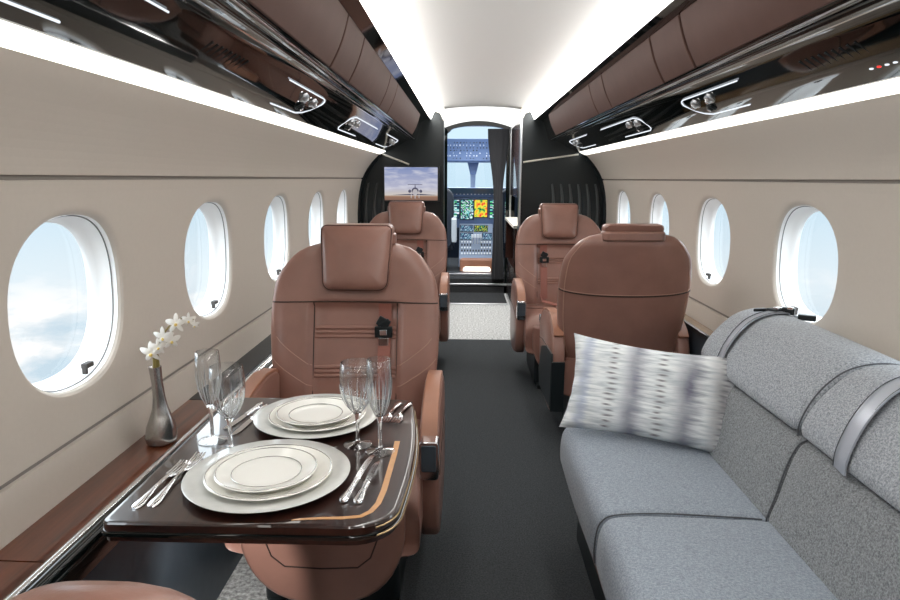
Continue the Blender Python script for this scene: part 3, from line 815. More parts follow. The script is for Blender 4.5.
    g = G(); g.box((-.16, -.02, .012), (.05, .62, .024)).box((.16, -.02, .012), (.05, .62, .024)); g.build('floor_track', 'satin_black', root, bevel=.004)
    # arms
    for s in (-1, 1):
        prof = [(.26, .20), (.275, .40), (.262, .485), (.225, .545), (.15, .592), (.05, .606), (-.06, .597), (-.15, .580), (-.215, .550), (-.245, .510), (-.258, .45), (-.250, .35), (-.225, .25), (-.19, .19), (0, .15), (.18, .15)]
        g = G(); rs = []
        for x, ins in ((.266, .012), (.270, .003), (.276, 0), (.313, 0), (.321, .004), (.326, .014)):
            cy, cz = .0, .40
            ring = []
            for (yy, zz) in prof:
                L = math.hypot(yy-cy, zz-cz); k = 1-ins/L; ring.append((s*x*.965, cy+(yy-cy)*k, (cz+(zz-cz)*k)*az))
            rs.append(ring)
        g.rings(rs); ar = g.build('armrest', 'leather', root, angle=50)
        # tan pad along the top
        top = [(.245, .535), (.215, .562), (.15, .597), (.05, .611), (-.06, .602), (-.15, .585), (-.212, .556), (-.240, .52)]
        g = G(); g.ribbon([(s*.2855, yy, (zz-.002)*az) for yy, zz in top], (1, 0, 0), .048, .012); g.build('arm_pad', 'leather_tan', ar, bevel=.004)
        g = G(); g.tube([(s*.3152, yy, zz*az) for yy, zz in ((.24, .44), (.05, .44), (-.12, .43), (-.24, .41))], .002, 6); g.build('arm_seam', 'leather_dark', ar)
        if s == inb and not low:
            g = G(); g.prism(rrect(.056, .112, .010, 4, s*.287, .472), -.292, -.240, 'Y'); cp = g.build('handle_plate', 'chrome', ar, bevel=.003)
            g = G(); g.prism(rrect(.042, .078, .006, 4, s*.287, .480), -.296, -.286, 'Y'); g.build('handle', 'dado', cp, bevel=.003)
    # lap and shoulder belt on the aisle side of the centre panel
    if low:
        g = G(); rs = []
        for i in range(17):
            t = i/16; z = .76+.160*t; w = .108*(1-t**5)**.5+.002; h = .045*(1-t**6)**.5+.001
            rs.append([(w*math.copysign(abs(math.cos(a))**.6, math.cos(a)), .205+.235*(z-.36)/.9+dy+.04+h*math.sin(a), z) for a in [2*PI*q/36 for q in range(36)]])
        g.rings(rs); g.build('headrest', 'leather', root, angle=70)
        return root
    bx = inb*.100
    g = G(); g.ribbon([(bx+inb*.012*(z-.5), front_y(bx, z)-.008, fz(z)) for z in [.812-.35*i/12 for i in range(13)]], (1, 0, 0), .044, .003)
    be = g.build('seat_belt', 'belt_brown', root)
    zz = .715; yb = front_y(bx, zz)-.016; zb = fz(zz)
    g = G(); g.box((bx, yb, zb), (.062, .018, .040)).box((bx, yb-.002, zb+.034), (.044, .012, .034), Matrix.Rotation(.5, 3, 'Y')).box((bx, yb-.003, zb+.034), (.044, .012, .012), Matrix.Rotation(-.5, 3, 'Y')); g.build('buckle', 'satin_black', be, bevel=.004)
    g = G(); g.box((bx, yb-.003, zb-.034), (.036, .014, .030)).box((bx, yb-.010, zb), (.026, .006, .020)); g.build('buckle_tongue', 'chrome', be, bevel=.003)
    g = G(); g.ribbon([(bx+inb*.03, .15, .50), (bx+inb*.02, .10, .462), (bx-inb*.05, .02, .452), (bx-inb*.20, .06, .452)], (.2, 1, .3), .036, .003); g.build('lap_belt', 'belt_brown', be)
    return root

sA = make_seat(1, 'brown leather club seat facing the laid table, nearest on the left')
sA.location = (-.513, 1.95, 0)
sB = copy_tree(sA); sB.rotation_euler.z = 0; sB.location = (-.552, 4.27, 0); sB['label'] = 'brown leather club seat below the monitor at the left front bulkhead'
sC = make_seat(-1, 'brown leather club seat facing back from the right front bulkhead beside the galley')
sC.location = (.497, 4.03, 0)
sD = copy_tree(sA); sD.location = (.59, 3.12, 0); sD.rotation_euler.z = PI; [c for c in bpy.data.objects if c.parent == sD and c.name.startswith('headrest')][0].location.z = -.026; sD['label'] = 'brown leather club seat seen from behind, in front of the grey sofa'
sE = make_seat(-1, 'low brown leather seat back at the bottom left corner, behind the table', low=True)
sE.location = (-.43, .74, 0); sE.rotation_euler.z = PI
for s_ in (-1, 1):
    g = G(); g.prism([(.272, .19), (.280, .40), (.262, .455), (.10, .45), (-.10, .40), (-.20, .25), (-.16, .17)], s_*.311, s_*.321, 'X'); g.prism([(.268, .18), (.283, .18), (.286, .42), (.274, .42)], s_*.258, s_*.319, 'X')
    g.build('side_shell', 'satin_black', sD, bevel=.003)
for o in (sA, sB, sC, sD, sE): o.location.z = .006; o['group'] = 'brown leather club seats'

# ------------------------------------------------------------------ side ledges
lg = tag(empty('side_ledge', (-.90, 1.5, 0)), 'mahogany side ledge with chrome edge and dark front along the left wall', 'ledge')
def LP(g, poly, y0, y1): return g.prism([(x+.90, z) for x, z in poly], y0-1.5, y1-1.5, 'Y')
for y0, y1 in ((Y0, 1.035), (1.039, 1.90)):
    g = G(); LP(g, [(-.998, .545), (-.998, .562), (-.888, .560), (-.888, .545)], y0, y1); g.build('wood_top', 'wood', lg)
g = G(); LP(g, [(-.998, .545), (-.998, .563), (-.888, .561), (-.888, .545)], 1.903, 3.60); g.build('leather_top', 'black_leather', lg)
g = G(); g.tube([(.003, 2.05-1.5, .5635), (.003, 2.45-1.5, .5635)], .0035, 6); g.build('slot_trim', 'chrome', lg)
g = G(); LP(g, [(-.889, .545), (-.889, .562), (-.882, .565), (-.875, .562), (-.870, .545)], Y0, 3.60); g.build('edge_trim', 'chrome', lg, bevel=.002)
g = G(); LP(g, [(-.8745, .50), (-.8745, .560), (-.868, .5605), (-.858, .557), (-.848, .548), (-.845, .53), (-.848, .50)], Y0, 3.60); g.build('dark_rail', 'gloss_black', lg)
g = G(); LP(g, [(-.978, 0), (-.978, .545), (-.868, .545), (-.868, 0)], Y0, 3.60); g.build('front_panel', 'dado', lg)
rg = tag(empty('side_ledge', (.90, 3.7, 0)), 'pale wood side ledge between the right wall and the seat seen from behind', 'ledge')
def RP(g, poly, y0, y1): return g.prism([(x-.90, z) for x, z in poly], y0-3.7, y1-3.7, 'Y')
g = G(); RP(g, [(.988, .56), (.988, .582), (.938, .580), (.938, .56)], 2.16, 5.38); g.build('wood_top', 'ledge_gold', rg)
g = G(); RP(g, [(.939, .56), (.939, .583), (.932, .585), (.927, .58), (.927, .56)], 2.16, 5.38); g.build('edge_trim', 'satin_black', rg)
g = G(); RP(g, [(.975, 0), (.975, .56), (.93, .56), (.93, 0)], 2.16, 5.38); g.build('front_panel', 'dado', rg)

# ------------------------------------------------------------------ table
tb = tag(empty('dining_table', (-.48, 1.28, .68)), 'glossy dark mahogany table laid for two, folding out of the left ledge', 'table')
def outline(off):
    """plan of the top, pushed out by off"""
    base = []
    cx, cy = -.48, 1.28
    x0, x1, y0, y1 = -.735-off, -.246+off, .976-off, 1.595+off
    r0, r1 = .012+off, .075+off
    def corner(px, py, r, a0, n=8): return [(px+r*math.cos(a0+PI/2*i/n), py+r*math.sin(a0+PI/2*i/n)) for i in range(n+1)]
    pts = corner(x0+r0, y0+r0, r0, PI)+corner(x1-r1, y0+r1, r1, 3*PI/2)
    for i in range(1, 12):
        t = i/12; pts.append((x1+.012*math.sin(PI*t)-.020*t*t, lerp(y0+r1, y1-.04, t)))
    pts += corner(x1-.02-.035, y1-.035, .035, 0)+corner(x0+r0, y1-r0, r0, PI/2)
    return [(x-cx, y-cy) for x, y in pts]
def sheet(offs, zs): 
    g = G(); g.rings([[(x, y, z) for x, y in outline(o)] for o, z in zip(offs, zs)]); return g
sheet([.005, .005, .003, 0, -.004], [-.017, -.004, -.001, 0, 0]).build('tabletop', 'table_wood', tb, angle=30)
sheet([-.01, .006, .009, .009, .006], [-.026, -.026, -.024, -.018, -.0165]).build('edge_moulding', 'gloss_black', tb, angle=60)
sheet([-.01, .002, .002, -.01], [-.036, -.036, -.026, -.026]).build('lower_moulding', 'table_wood', tb, angle=60)
for off, z in ((.0054, -.0085), (.0096, -.0205)):
    ol = outline(off); k0 = 12; seg = ol[k0:k0+18]
    g = G(); g.tube([(x, y, z) for x, y in seg], .0016, 6); g.build('gold_line', 'gold', tb)
# maple inlay: runs along the aisle side, turns the corner and tapers to a point
pts = [(-.278, 1.325, .0085), (-.277, 1.25, .008), (-.278, 1.18, .008), (-.279, 1.10, .008), (-.283, 1.05, .0075), (-.292, 1.022, .007), (-.306, 1.006, .0065), (-.335, 1.000, .006), (-.375, .997, .005), (-.405, .993, .004), (-.42, .988, .0015)]
g = G(); rs = []
for i, (x, y, w) in enumerate(pts):
    a = Vector(pts[max(i-1, 0)][:2]); b = Vector(pts[min(i+1, len(pts)-1)][:2]); t = (b-a).normalized(); nn = Vector((-t.y, t.x))
    p = Vector((x+.48, y-1.28)); q, r_ = p+nn*w, p-nn*w*.4
    rs.append([(q.x, q.y, .0002), (q.x, q.y, .0008), (r_.x, r_.y, .0008), (r_.x, r_.y, .0002)])
g.rings(rs); g.build('inlay', 'inlay', tb)
g = G(); g.prism([(.10, -.037), (-.22, -.037), (-.364, -.135), (-.364, -.178), (-.16, -.085), (.10, -.06)], -.02+.10, .30, 'Y'); g.build('support_arm', 'satin_black', tb, bevel=.006)
TZ = .6805

# ------------------------------------------------------------------ tableware
def plate_profile(R, h, rim, th=.004):
    """bottom centre -> rim -> top centre"""
    w = R-rim
    return [(0, 0), (w*.9, 0), (w, .001), (R-.003, h-.002), (R, h), (R-.002, h+.0015), (w+.004, th+.002), (w*.92, th), (w*.6, th-.0004), (0, th-.0004)]
def plate(name, R, h, rim, mat, loc, label, cat, group, rings=()):
    g = G(); g.lathe(plate_profile(R, h, rim), 72)
    o = g.build(name, mat, angle=50); o.location = loc
    tag(o, label, cat, group)
    for rr, zz, wd in rings:
        g = G(); g.tube([(rr*math.cos(2*PI*k/72), rr*math.sin(2*PI*k/72), zz) for k in range(72)], wd, 6, closed=True); g.build('rim_band', 'platinum', o)
    return o
for (cx, cy), wh, R in (((-.505, 1.142), 'near', .156), ((-.482, 1.450), 'far', .147)):
    where = 'in the place setting nearest the camera' if wh == 'near' else 'in the far place setting before the seat'
    plate('charger_plate', R, .012, .045, 'charger', (cx, cy, TZ), 'wide silver grey charger plate %s' % where, 'charger plate', None)
    k = 1 if wh == 'near' else .96
    plate('dinner_plate', .120*k, .013, .034, 'porcelain', (cx+.003, cy-.003, TZ+.0042), 'ivory dinner plate on the charger %s' % where, 'plate', None, [(.117*k, .0137, .0013), (.083*k, .0065, .0011)])
    plate('side_plate', .096*k, .012, .028, 'porcelain', (cx+.000, cy-.010, TZ+.0125), 'small ivory plate topmost of the stack %s' % where, 'plate', None, [(.093*k, .0127, .0013), (.065*k, .0065, .0010)])

def stemware(name, kind, loc, label):
    root = tag(empty(name, loc), label, 'glass')
    foot, bo, bi, cut = kind
    g = G(); g.lathe(foot[:6]+[(.0044, .0105), (0, .0105)], 40); g.build('foot', 'crystal', root, angle=60)
    g = G(); g.lathe([(0, .0107), (.0044, .0108)]+foot[6:], 24); g.build('stem', 'crystal_solid', root, angle=60)
    g = G(); g.lathe(bo+bi, 48); b_ = g.build('bowl', 'crystal', root, angle=60)
    # cut flutes: slim wedges up the lower bowl
    g = G()
    for k in range(11):
        a = 2*PI*k/11; path = [((r+.0003)*math.cos(a), (r+.0003)*math.sin(a), z) for r, z in cut]
        g.tube(path, [.0004, .0012, .0013, .0010, .0003], 5)
    g.build('cut_flutes', 'cut', b_)
    return root
def interp(pr, z):
    for (r0, z0), (r1, z1) in zip(pr[:-1], pr[1:]):
        if z0 <= z <= z1: return lerp(r0, r1, (z-z0)/(z1-z0))
def mk(foot, bo, bi, z0, z1): return (foot, bo, bi, [(interp(bo, lerp(z0, z1, t)), lerp(z0, z1, t)) for t in (.0, .25, .5, .75, 1)])
FOOT = [(0, 0), (.0300, 0), (.0308, .0015), (.027, .003), (.012, .006), (.0045, .010), (.0036, .03)]
flute = mk(FOOT+[(.0036, .058), (.005, .072), (.009, .0805), (0, .0805)], [(.009, .081), (.012, .088), (.019, .105), (.0245, .128), (.0265, .15), (.0262, .175), (.0245, .203)], [(.0237, .2035), (.0253, .175), (.0256, .15), (.0235, .128), (.018, .107), (.011, .092), (.004, .084), (0, .083)], .083, .165)
wine = mk(FOOT+[(.004, .052), (.0058, .066), (.010, .0745), (0, .0745)], [(.010, .075), (.014, .080), (.0255, .096), (.0335, .116), (.0365, .138), (.036, .160), (.0330, .186)], [(.0322, .1865), (.0351, .160), (.0356, .138), (.0325, .117), (.0245, .099), (.012, .085), (.005, .079), (0, .078)], .077, .140)
stemware('champagne_flute', flute, (-.681, 1.313, TZ), 'tall crystal champagne flute on the window side of the table')
stemware('wine_glass', wine, (-.622, 1.262, TZ), 'crystal wine glass beside the flute on the window side of the table')
stemware('wine_glass', wine, (-.359, 1.303, TZ), 'crystal wine glass nearer the far plates on the aisle side of the table')
stemware('champagne_flute', flute, (-.306, 1.269, TZ), 'tall crystal champagne flute on the aisle side of the table')

def fork(L):
    g = G(); rs = []
    prof = [(0, .004, 0), (.006, .0095, .001), (.02, .0105, .0015), (.04, .0075, .003), (.07, .0045, .005), (.10, .0034, .006), (.122, .0036, .006), (.132, .009, .004), (.142, .0118, .0025)]
    for y, w, z in prof: rs.append([(-w, y, z), (w, y, z), (w*.6, y, z+.0028), (-w*.6, y, z+.0028)])
    g.rings(rs)
    for i in range(4):
        x = -.0092+.0061*i; rs = []
        for y, w, z in ((.140, .0022, .0025), (.16, .0019, .0018), (.185, .0016, .003), (.20, .0008, .0055)): rs.append([(x-w, y, z), (x+w, y, z), (x+w, y, z+.002), (x-w, y, z+.002)])
        g.rings(rs)
    g.v = [(x, y*L/.2, z) for x, y, z in g.v]; return g
def knife(L):
    g = G(); rs = []
    for y, w, z in ((0, .003, .001), (.004, .008, .0005), (.014, .0095, 0), (.03, .0078, 0), (.06, .0058, 0), (.082, .0060, 0), (.088, .0075, 0), (.092, .0050, .0005)):
        rs.append([(-w, y, z+.001), (-w*.5, y, z), (w*.5, y, z), (w, y, z+.001), (w*.9, y, z+.0042), (w*.4, y, z+.006), (-w*.4, y, z+.006), (-w*.9, y, z+.0042)])
    g.rings(rs); rs = []
    for y, a, b in ((.090, -.0042, .0042), (.10, -.0060, .0055), (.14, -.0075, .006), (.175, -.0068, .006), (.192, -.0035, .0055), (.200, .002, .0045)):
        rs.append([(a, y, .0015), (b, y, .0015), (b, y, .0032), (a, y, .0022)])
    g.rings(rs); g.v = [(x, y*L/.2, z) for x, y, z in g.v]; return g
def lay(g, name, a, b, label):
    """handle end at a, tip towards b"""
    o = g.build(name, 'cutlery', angle=50); o.location = (a[0], a[1], TZ); o.rotation_euler.z = -math.atan2(b[0]-a[0], b[1]-a[1])
    tag(o, label, name.split('_')[-1]); return o
lay(fork(.185), 'salad_fork', (-.704, 1.015), (-.693, 1.19), 'outer silver fork left of the near place setting, next to the window ledge')
lay(fork(.215), 'dinner_fork', (-.678, 1.022), (-.676, 1.243), 'inner silver fork beside the near charger plate')
lay(knife(.205), 'dinner_knife', (-.345, 1.047), (-.318, 1.256), 'silver knife right beside the near charger plate')
lay(knife(.175), 'butter_knife', (-.318, 1.044), (-.304, 1.218), 'shorter silver knife nearer the aisle and the pale inlay')
lay(fork(.165), 'salad_fork', (-.296, 1.575), (-.318, 1.42), 'silver fork right beside the far charger plate')
lay(fork(.165), 'dinner_fork', (-.270, 1.575), (-.292, 1.42), 'silver fork at the far aisle corner of the table')
lay(knife(.175), 'dinner_knife', (-.645, 1.545), (-.676, 1.378), 'silver knife lying farther from the far charger, by the ledge')
lay(knife(.19), 'butter_knife', (-.628, 1.53), (-.645, 1.345), 'silver knife lying closest to the left of the far charger')

# ------------------------------------------------------------------ vase and orchid
vz = .5625
g = G(); rs = []
for z, rx, sq in ((0, .034, 0), (.004, .038, 0), (.02, .0395, .3), (.045, .036, .6), (.07, .027, 1), (.095, .019, 1), (.125, .0150, .6), (.16, .0140, .3), (.20, .0155, 0), (.206, .0158, 0), (.204, .0135, 0), (.15, .0120, 0)):
    ring = []
    for k in range(48):
        a = 2*PI*k/48; r = rx*(1+.10*sq*math.cos(3*a+.6)); tw = a+z*3
        ring.append((r*math.cos(tw)+.003*math.sin(z*18), r*math.sin(tw), z))
    rs.append(ring)
g.rings(rs); o = g.build('bud_vase', 'vase', angle=60); o.location = (-.928, 1.575, vz); tag(o, 'slim pewter bud vase on the wooden ledge below the window', 'vase')
orc = tag(empty('orchid_spray', (-.928, 1.575, vz+.16)), 'white orchid spray standing in the pewter vase', 'flower')
stp = [(0, 0, 0), (.002, 0, .05), (.005, 0, .085), (.025, 0, .13), (.055, 0, .165), (.09, -.002, .178), (.11, -.002, .172)]
g = G(); g.tube(stp, [.004, .0035, .003, .0025, .002, .0015, .001], 8); g.build('stem', 'stem', orc)
g = G(); g.tube([(.004, .003, 0), (.007, .003, .05), (.006, .002, .08)], .0032, 8); g.tube([(-.004, -.002, 0), (-.001, -.003, .07)], .003, 8); g.build('stalks', 'stem', orc)
def flower(c, s, yaw, pitch, full=True):
    R = Matrix.Rotation(yaw, 3, 'Z') @ Matrix.Rotation(pitch, 3, 'X')
    g = G(); C0 = Vector(c)
    for k in range(5 if full else 3):
        a = PI/2+2*PI*k/5; wide = .62 if k in (1, 4) else .42; L = s
        pts = []; n = 8
        d = Vector((math.cos(a), 0, math.sin(a))); sd = Vector((-math.sin(a), 0, math.cos(a)))
        rows = []
        for i in range(n+1):
            t = i/n; w = wide*L*.5*math.sin(PI*min(1, t*.9+.06))**.7; cup = -.28*L*t*t+.10*L*t
            row = []
            for q in (-1, -.5, 0, .5, 1):
                row.append(C0+R @ (d*L*t+sd*w*q+Vector((0, -cup*1.0-.10*L*(1-q*q)*t*(1-t)*2, 0))))
            rows.append(row)
        th = R @ Vector((0, .0008, 0))
        for dy in (0, 1):
            g.add([p+th*dy for r in rows for p in r], [(i*5+j, i*5+j+1, (i+1)*5+j+1, (i+1)*5+j) for i in range(n) for j in range(4)])
    o = g.build('orchid_flower', 'petal', orc, angle=180)
    g = G(); g.ellipsoid(C0+R @ Vector((0, -.006, -.004)), (s*.14, s*.2, s*.16), 10); g.build('lip', 'petal_core' if full else 'petal', o)
for c, s, yw, pt in (((-.004, -.008, .085), .030, .1, .2), ((.014, -.006, .100), .022, .5, -.1), ((.032, -.010, .128), .027, .0, .3), ((.050, -.006, .118), .024, .6, .1), ((.066, -.008, .163), .026, .3, -.2), ((.098, -.004, .172), .018, .2, .2), ((.112, -.004, .160), .012, .1, .3)):
    flower(c, s, yw, pt)

# ------------------------------------------------------------------ sofa
sf = tag(empty('sofa', (.6, 1.1, 0)), 'long grey tweed sofa along the right wall', 'sofa')
SX, SY = .6, 1.1
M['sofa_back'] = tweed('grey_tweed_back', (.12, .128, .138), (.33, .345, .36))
def bar(prof, y0, y1, name, mat, parent, r=.018, n=6, bulge=0):
    """cushion: side profile (x, z) swept along y with softened ends"""
    g = G(); rs = []
    cx = sum(p[0] for p in prof)/len(prof); cz = sum(p[1] for p in prof)/len(prof)
    ys = [(y0, r), (y0+.15*r, .55*r), (y0+.45*r, .22*r), (y0+r, 0)]
    steps = ys+[(lerp(y0+r, y1-r, i/6), -bulge*math.sin(PI*i/6)) for i in range(1, 6)]+[(y0+y1-yy, ii) for yy, ii in reversed(ys)]
    for y, ins in steps:
        ring = []
        for x, z in prof:
            L = math.hypot(x-cx, z-cz); k = 1-ins/L; ring.append((cx+(x-cx)*k-SX, y-SY, cz+(z-cz)*k))
        rs.append(ring)
    g.rings(rs); return g.build(name, mat, parent, angle=60)
def smoothp(pts, n=5):
    """closed Catmull-Rom through the points"""
    out = []; m = len(pts)
    for i in range(m):
        p0, p1, p2, p3 = (Vector(pts[(i+k-1) % m]) for k in range(4))
        for j in range(n):
            t = j/n
            out.append(tuple(.5*((2*p1)+(p2-p0)*t+(2*p0-5*p1+4*p2-p3)*t*t+(3*p1-p0-3*p2+p3)*t**3)))
    return out
seat_prof = smoothp([(.205, .30), (.198, .335), (.200, .39), (.212, .425), (.245, .443), (.35, .449), (.50, .444), (.62, .436), (.66, .42), (.66, .32), (.60, .285), (.40, .28), (.23, .28)])
back_prof = smoothp([(.612, .43), (.628, .50), (.642, .56), (.660, .615), (.682, .642), (.74, .65), (.80, .62), (.80, .45), (.74, .40), (.64, .40)])
roll_prof = smoothp([(.662, .672), (.670, .705), (.692, .745), (.728, .787), (.765, .818), (.82, .836), (.88, .834), (.94, .812), (.962, .775), (.955, .68), (.90, .62), (.75, .655), (.678, .655)])
BP = [(.655, .655), (.656, .685), (.668, .722), (.688, .760), (.718, .797), (.76, .828), (.82, .844), (.88, .842), (.935, .820)]
ro = []
for i in range(len(BP)-1):
    p0, p1, p2, p3 = (Vector(BP[max(0, min(len(BP)-1, i+k))]) for k in (-1, 0, 1, 2))
    for j in range(5):
        t = j/5; ro.append(tuple(.5*((2*p1)+(p2-p0)*t+(2*p0-5*p1+4*p2-p3)*t*t+(3*p1-p0-3*p2+p3)*t**3)))
CUTS = [2.065, 1.455, .845, .235, -.375]
for a, b in zip(CUTS[1:], CUTS[:-1]):
    s_ = bar(seat_prof, a+.002, b-.002, 'seat_cushion', 'sofa_seat', sf, .022, bulge=.004)
    k_ = bar(back_prof, a+.002, b-.002+(.03 if b > 2 else 0), 'back_cushion', 'sofa_back', sf, .014, bulge=.002)
    r_ = bar(roll_prof, a+.002, b-.002+(.06 if b > 2 else 0), 'upper_bolster', 'sofa', sf, .020 if b < 2 else .035, bulge=.002)
    for pr, par in ((seat_prof, s_), (back_prof, k_), (roll_prof, r_)):
        g = G(); sel = [p for p in pr if (pr is seat_prof and (p[1] > .40 or p[0] < .215 and p[1] > .31)) or (pr is back_prof and p[0] < .70 and p[1] > .42) or (pr is roll_prof and (p[0] < .71 or p[1] > .70))]
        if pr is back_prof: sel = sorted(sel, key=lambda p: p[1])
        elif pr is seat_prof: sel = sorted([p for p in sel if p[0] <= .62], key=lambda p: (p[0] if p[1] > .43 else p[0]-(.45-p[1])))
        else: sel = [(x+.009*(.83-x)/.17, z-.009*(z-.66)/.18) for x, z in ro]
        if a > -.3: g.tube([(x-SX, a-SY, z-.003) for x, z in sel], .0020, 6); g.build('piping', 'piping', par)
g = G(); g.prism([(.265-SX, .02), (.265-SX, .275), (.80-SX, .40), (.93-SX, .60), (.93-SX, .02)], -.375-SY, 2.04-SY, 'Y'); g.build('base', 'satin_black', sf, bevel=.008)
g = G(); g.prism([(.235-SX, .20), (.235-SX, .28), (.268-SX, .28), (.268-SX, .20)], -.375-SY, 2.05-SY, 'Y'); g.build('wood_rail', 'leather', sf, bevel=.004)
# shoulder belts over the upper bolster
for yb, nm in ((1.93, 0), (1.265, 1)):
    path = [(x-SX, yb+.28*(x-.655)-SY, z) for x, z in ro]
    g = G(); g.ribbon(path, (.12, 1, 0), .050 if nm else .040, .004); b_ = g.build('shoulder_belt', 'belt', sf)
    g = G()
    for q in (-1, 1): g.tube([(p[0]-.002, p[1]+q*(.021 if nm else .016), p[2]+.0022) for p in path], .0012, 5)
    g.build('belt_stripes', 'piping', b_)
    if not nm:
        p = Vector((.85-SX, 2.00-SY, .845))
        g = G(); g.box(p, (.05, .035, .018), Matrix.Rotation(.5, 3, 'Z')).box(p+Vector((.03, -.01, .003)), (.045, .022, .022), Matrix.Rotation(-.6, 3, 'Z')).box(p+Vector((-.04, .015, 0)), (.05, .008, .010), .2).box(p+Vector((.07, -.055, -.008)), (.05, .03, .018), -.5)
        g.build('buckle', 'satin_black', b_, bevel=.004)
        g = G(); g.box(p+Vector((.0, -.012, .011)), (.022, .018, .008), .5).box(p+Vector((.035, -.02, .013)), (.018, .012, .008), -.6); g.build('buckle_clip', 'chrome', b_, bevel=.002)

# pillow: knife-edged, corners drawn out, standing on the seat and leaning on the sofa's forward end
g = G(); n = 28; A, B, TH = .270, .156, .062
for side in (-1, 1):
    vs = []
    for j in range(n+1):
        for i in range(n+1):
            u, v = -1+2*i/n, -1+2*j/n
            px = A*u*(1-.07*(1-abs(v)**2.2)*0 - .085*(1-v*v)*abs(u)**4); pz = B*v*(1-.12*(1-u*u)*abs(v)**4)
            t = TH*((1-abs(u)**2.6)*(1-abs(v)**2.6))**.55
            wr = .004*math.sin(14*u+3*v)*math.sin(9*v-4*u)*(1-u*u)*(1-v*v) + .006*abs(u)**5*math.sin(17*v)*(1-v*v)
            vs.append((px, side*(t+.001)+wr, pz))
    fs = [(j*(n+1)+i, j*(n+1)+i+1, (j+1)*(n+1)+i+1, (j+1)*(n+1)+i) for j in range(n) for i in range(n)]
    g.add(vs, fs)
# close the knife edge
m1 = (n+1)**2
rim = [i for i in range(n+1)]+[(j+1)*(n+1)-1 for j in range(1, n+1)]+[n*(n+1)+i for i in range(n-1, -1, -1)]+[j*(n+1) for j in range(n-1, 0, -1)]
for a, b in zip(rim, rim[1:]+rim[:1]): g.f.append((a, b, b+m1, a+m1))
pw = g.build('pillow', 'ikat', angle=100)
pw.rotation_mode = 'ZYX'
pw.matrix_world = Matrix.Translation((.462, 1.935, .590)) @ Matrix.Rotation(math.radians(-17), 4, 'Z') @ Matrix.Rotation(math.radians(-24), 4, 'X') @ Matrix.Rotation(math.radians(3.6), 4, 'Y')
tag(pw, 'white and blue grey striped pillow standing on the sofa seat', 'pillow')

# ------------------------------------------------------------------ world: sky above a cloud deck
w = bpy.data.worlds.new('sky'); sc.world = w; w.use_nodes = True
nt = w.node_tree; nt.nodes.clear()
out = nt.nodes.new('ShaderNodeOutputWorld'); bg = nt.nodes.new('ShaderNodeBackground')
tc = nt.nodes.new('ShaderNodeTexCoord'); sx = nt.nodes.new('ShaderNodeSeparateXYZ'); nt.links.new(tc.outputs['Generated'], sx.inputs[0])
g1 = ramp(nt, [(0, (1., 1., 1.)), (.30, (.65, .67, .69)), (.385, (.255, .275, .288)), (.44, (.235, .268, .288)), (.49, (.185, .243, .282)), (.54, (.20, .26, .30)), (.62, (1.5, 1.65, 1.75)), (1, (1.6, 1.8, 1.95))])
mr = N(nt, 'ShaderNodeMapRange'); mr.inputs['From Min'].default_value = -1; mr.inputs['From Max'].default_value = 1; nt.links.new(sx.outputs['Z'], mr.inputs['Value'])
nt.links.new(mr.outputs[0], g1.inputs['Fac'])
mp = nt.nodes.new('ShaderNodeMapping'); mp.inputs['Scale'].default_value = (3, 3, 9); nt.links.new(tc.outputs['Generated'], mp.inputs['Vector'])
nz = N(nt, 'ShaderNodeTexNoise', Scale=2.2, Detail=7., Roughness=.58); nt.links.new(mp.outputs[0], nz.inputs['Vector'])
cl = ramp(nt, [(.38, (.18, .222, .252)), (.47, (.235, .258, .274)), (.55, (.31, .31, .308))]); nt.links.new(nz.outputs['Fac'], cl.inputs['Fac'])
fac = N(nt, 'ShaderNodeMath', operation='MULTIPLY_ADD'); fac.inputs[1].default_value = .16; nt.links.new(nz.outputs['Fac'], fac.inputs[0]); fac.inputs[2].default_value = -.235
lt = N(nt, 'ShaderNodeMapRange'); lt.inputs['From Min'].default_value = .025; lt.inputs['From Max'].default_value = -.025; lt.clamp = True
sb = N(nt, 'ShaderNodeMath', operation='SUBTRACT'); nt.links.new(sx.outputs['Z'], sb.inputs[0]); nt.links.new(fac.outputs[0], sb.inputs[1]); nt.links.new(sb.outputs[0], lt.inputs['Value'])
mx = N(nt, 'ShaderNodeMix', data_type='RGBA'); nt.links.new(lt.outputs[0], mx.inputs[0]); nt.links.new(g1.outputs[0], mx.inputs[6]); nt.links.new(cl.outputs[0], mx.inputs[7])
nt.links.new(mx.outputs[2], bg.inputs['Color']); bg.inputs['Strength'].default_value = 1.75
nt.links.new(bg.outputs[0], out.inputs['Surface'])

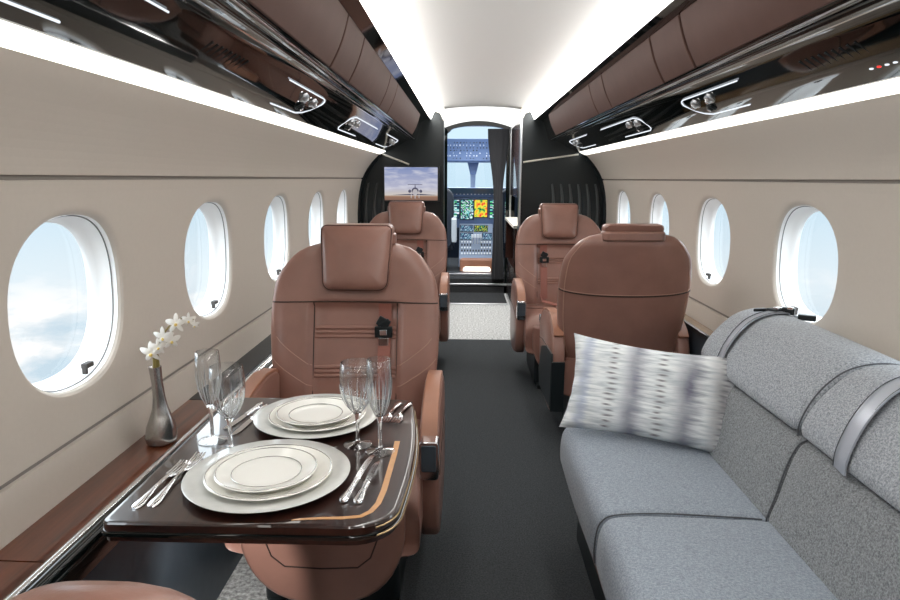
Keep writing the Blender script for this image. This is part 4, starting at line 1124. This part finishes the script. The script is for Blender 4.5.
# area lamps, and an unseen spot added for the sunlit footwell floor
def area(name, loc, rot, sx_, sy_, power, col=(1, .97, .92)):
    l = bpy.data.lights.new(name, 'AREA'); l.shape = 'RECTANGLE'; l.size = sx_; l.size_y = sy_; l.energy = power*.6; l.color = col
    o = bpy.data.objects.new(name, l); COL.objects.link(o); o.location = loc; o.rotation_euler = rot; return o
l = bpy.data.lights.new('footwell_fill', 'SPOT'); l.energy = 9; l.spot_size = math.radians(42); l.spot_blend = .3; l.shadow_soft_size = .03; l.color = (1, .98, .95)
fl = bpy.data.objects.new('footwell_fill', l); COL.objects.link(fl); fl.location = (-.70, 1.15, .60)
fl.rotation_euler = (Vector((-.80, 1.76, 0))-fl.location).to_track_quat('-Z', 'Y').to_euler()
area('entry_lamp', (0, 5.95, 1.80), (0, 0, 0), .3, .6, 26)
area('cockpit_lamp', (0, 7.45, 1.84), (math.radians(25), 0, 0), .5, .2, 6, (.85, .92, 1))

# ------------------------------------------------------------------ camera
F, TH_, YAW, ROLL = 640., math.atan(121.5/640), math.atan(15/640), math.radians(.3)
f = Vector((-math.sin(YAW)*math.cos(TH_), math.cos(YAW)*math.cos(TH_), -math.sin(TH_)))
r = Vector((math.cos(YAW), math.sin(YAW), 0)); u = r.cross(f)
r2 = r*math.cos(ROLL)+u*math.sin(ROLL); u2 = -r*math.sin(ROLL)+u*math.cos(ROLL)
cam = bpy.data.cameras.new('camera'); co = bpy.data.objects.new('camera', cam); COL.objects.link(co)
mw = Matrix((r2, u2, -f)).transposed().to_4x4(); mw.translation = (-.13, 0, 1.25); co.matrix_world = mw
cam.sensor_width = 36; cam.lens = 36*F/900; cam.clip_start = .02
sc.camera = co
sc.view_settings.view_transform = 'Standard'; sc.view_settings.look = 'None'
sc.view_settings.exposure = 1.0; sc.view_settings.gamma = 1.; sc.view_settings.use_curve_mapping = False
sc.cycles.use_denoising = True
sc.cycles.max_bounces = 14; sc.cycles.diffuse_bounces = 6; sc.cycles.glossy_bounces = 6; sc.cycles.transmission_bounces = 12; sc.cycles.transparent_max_bounces = 12
sc.cycles.caustics_reflective = False; sc.cycles.caustics_refractive = True
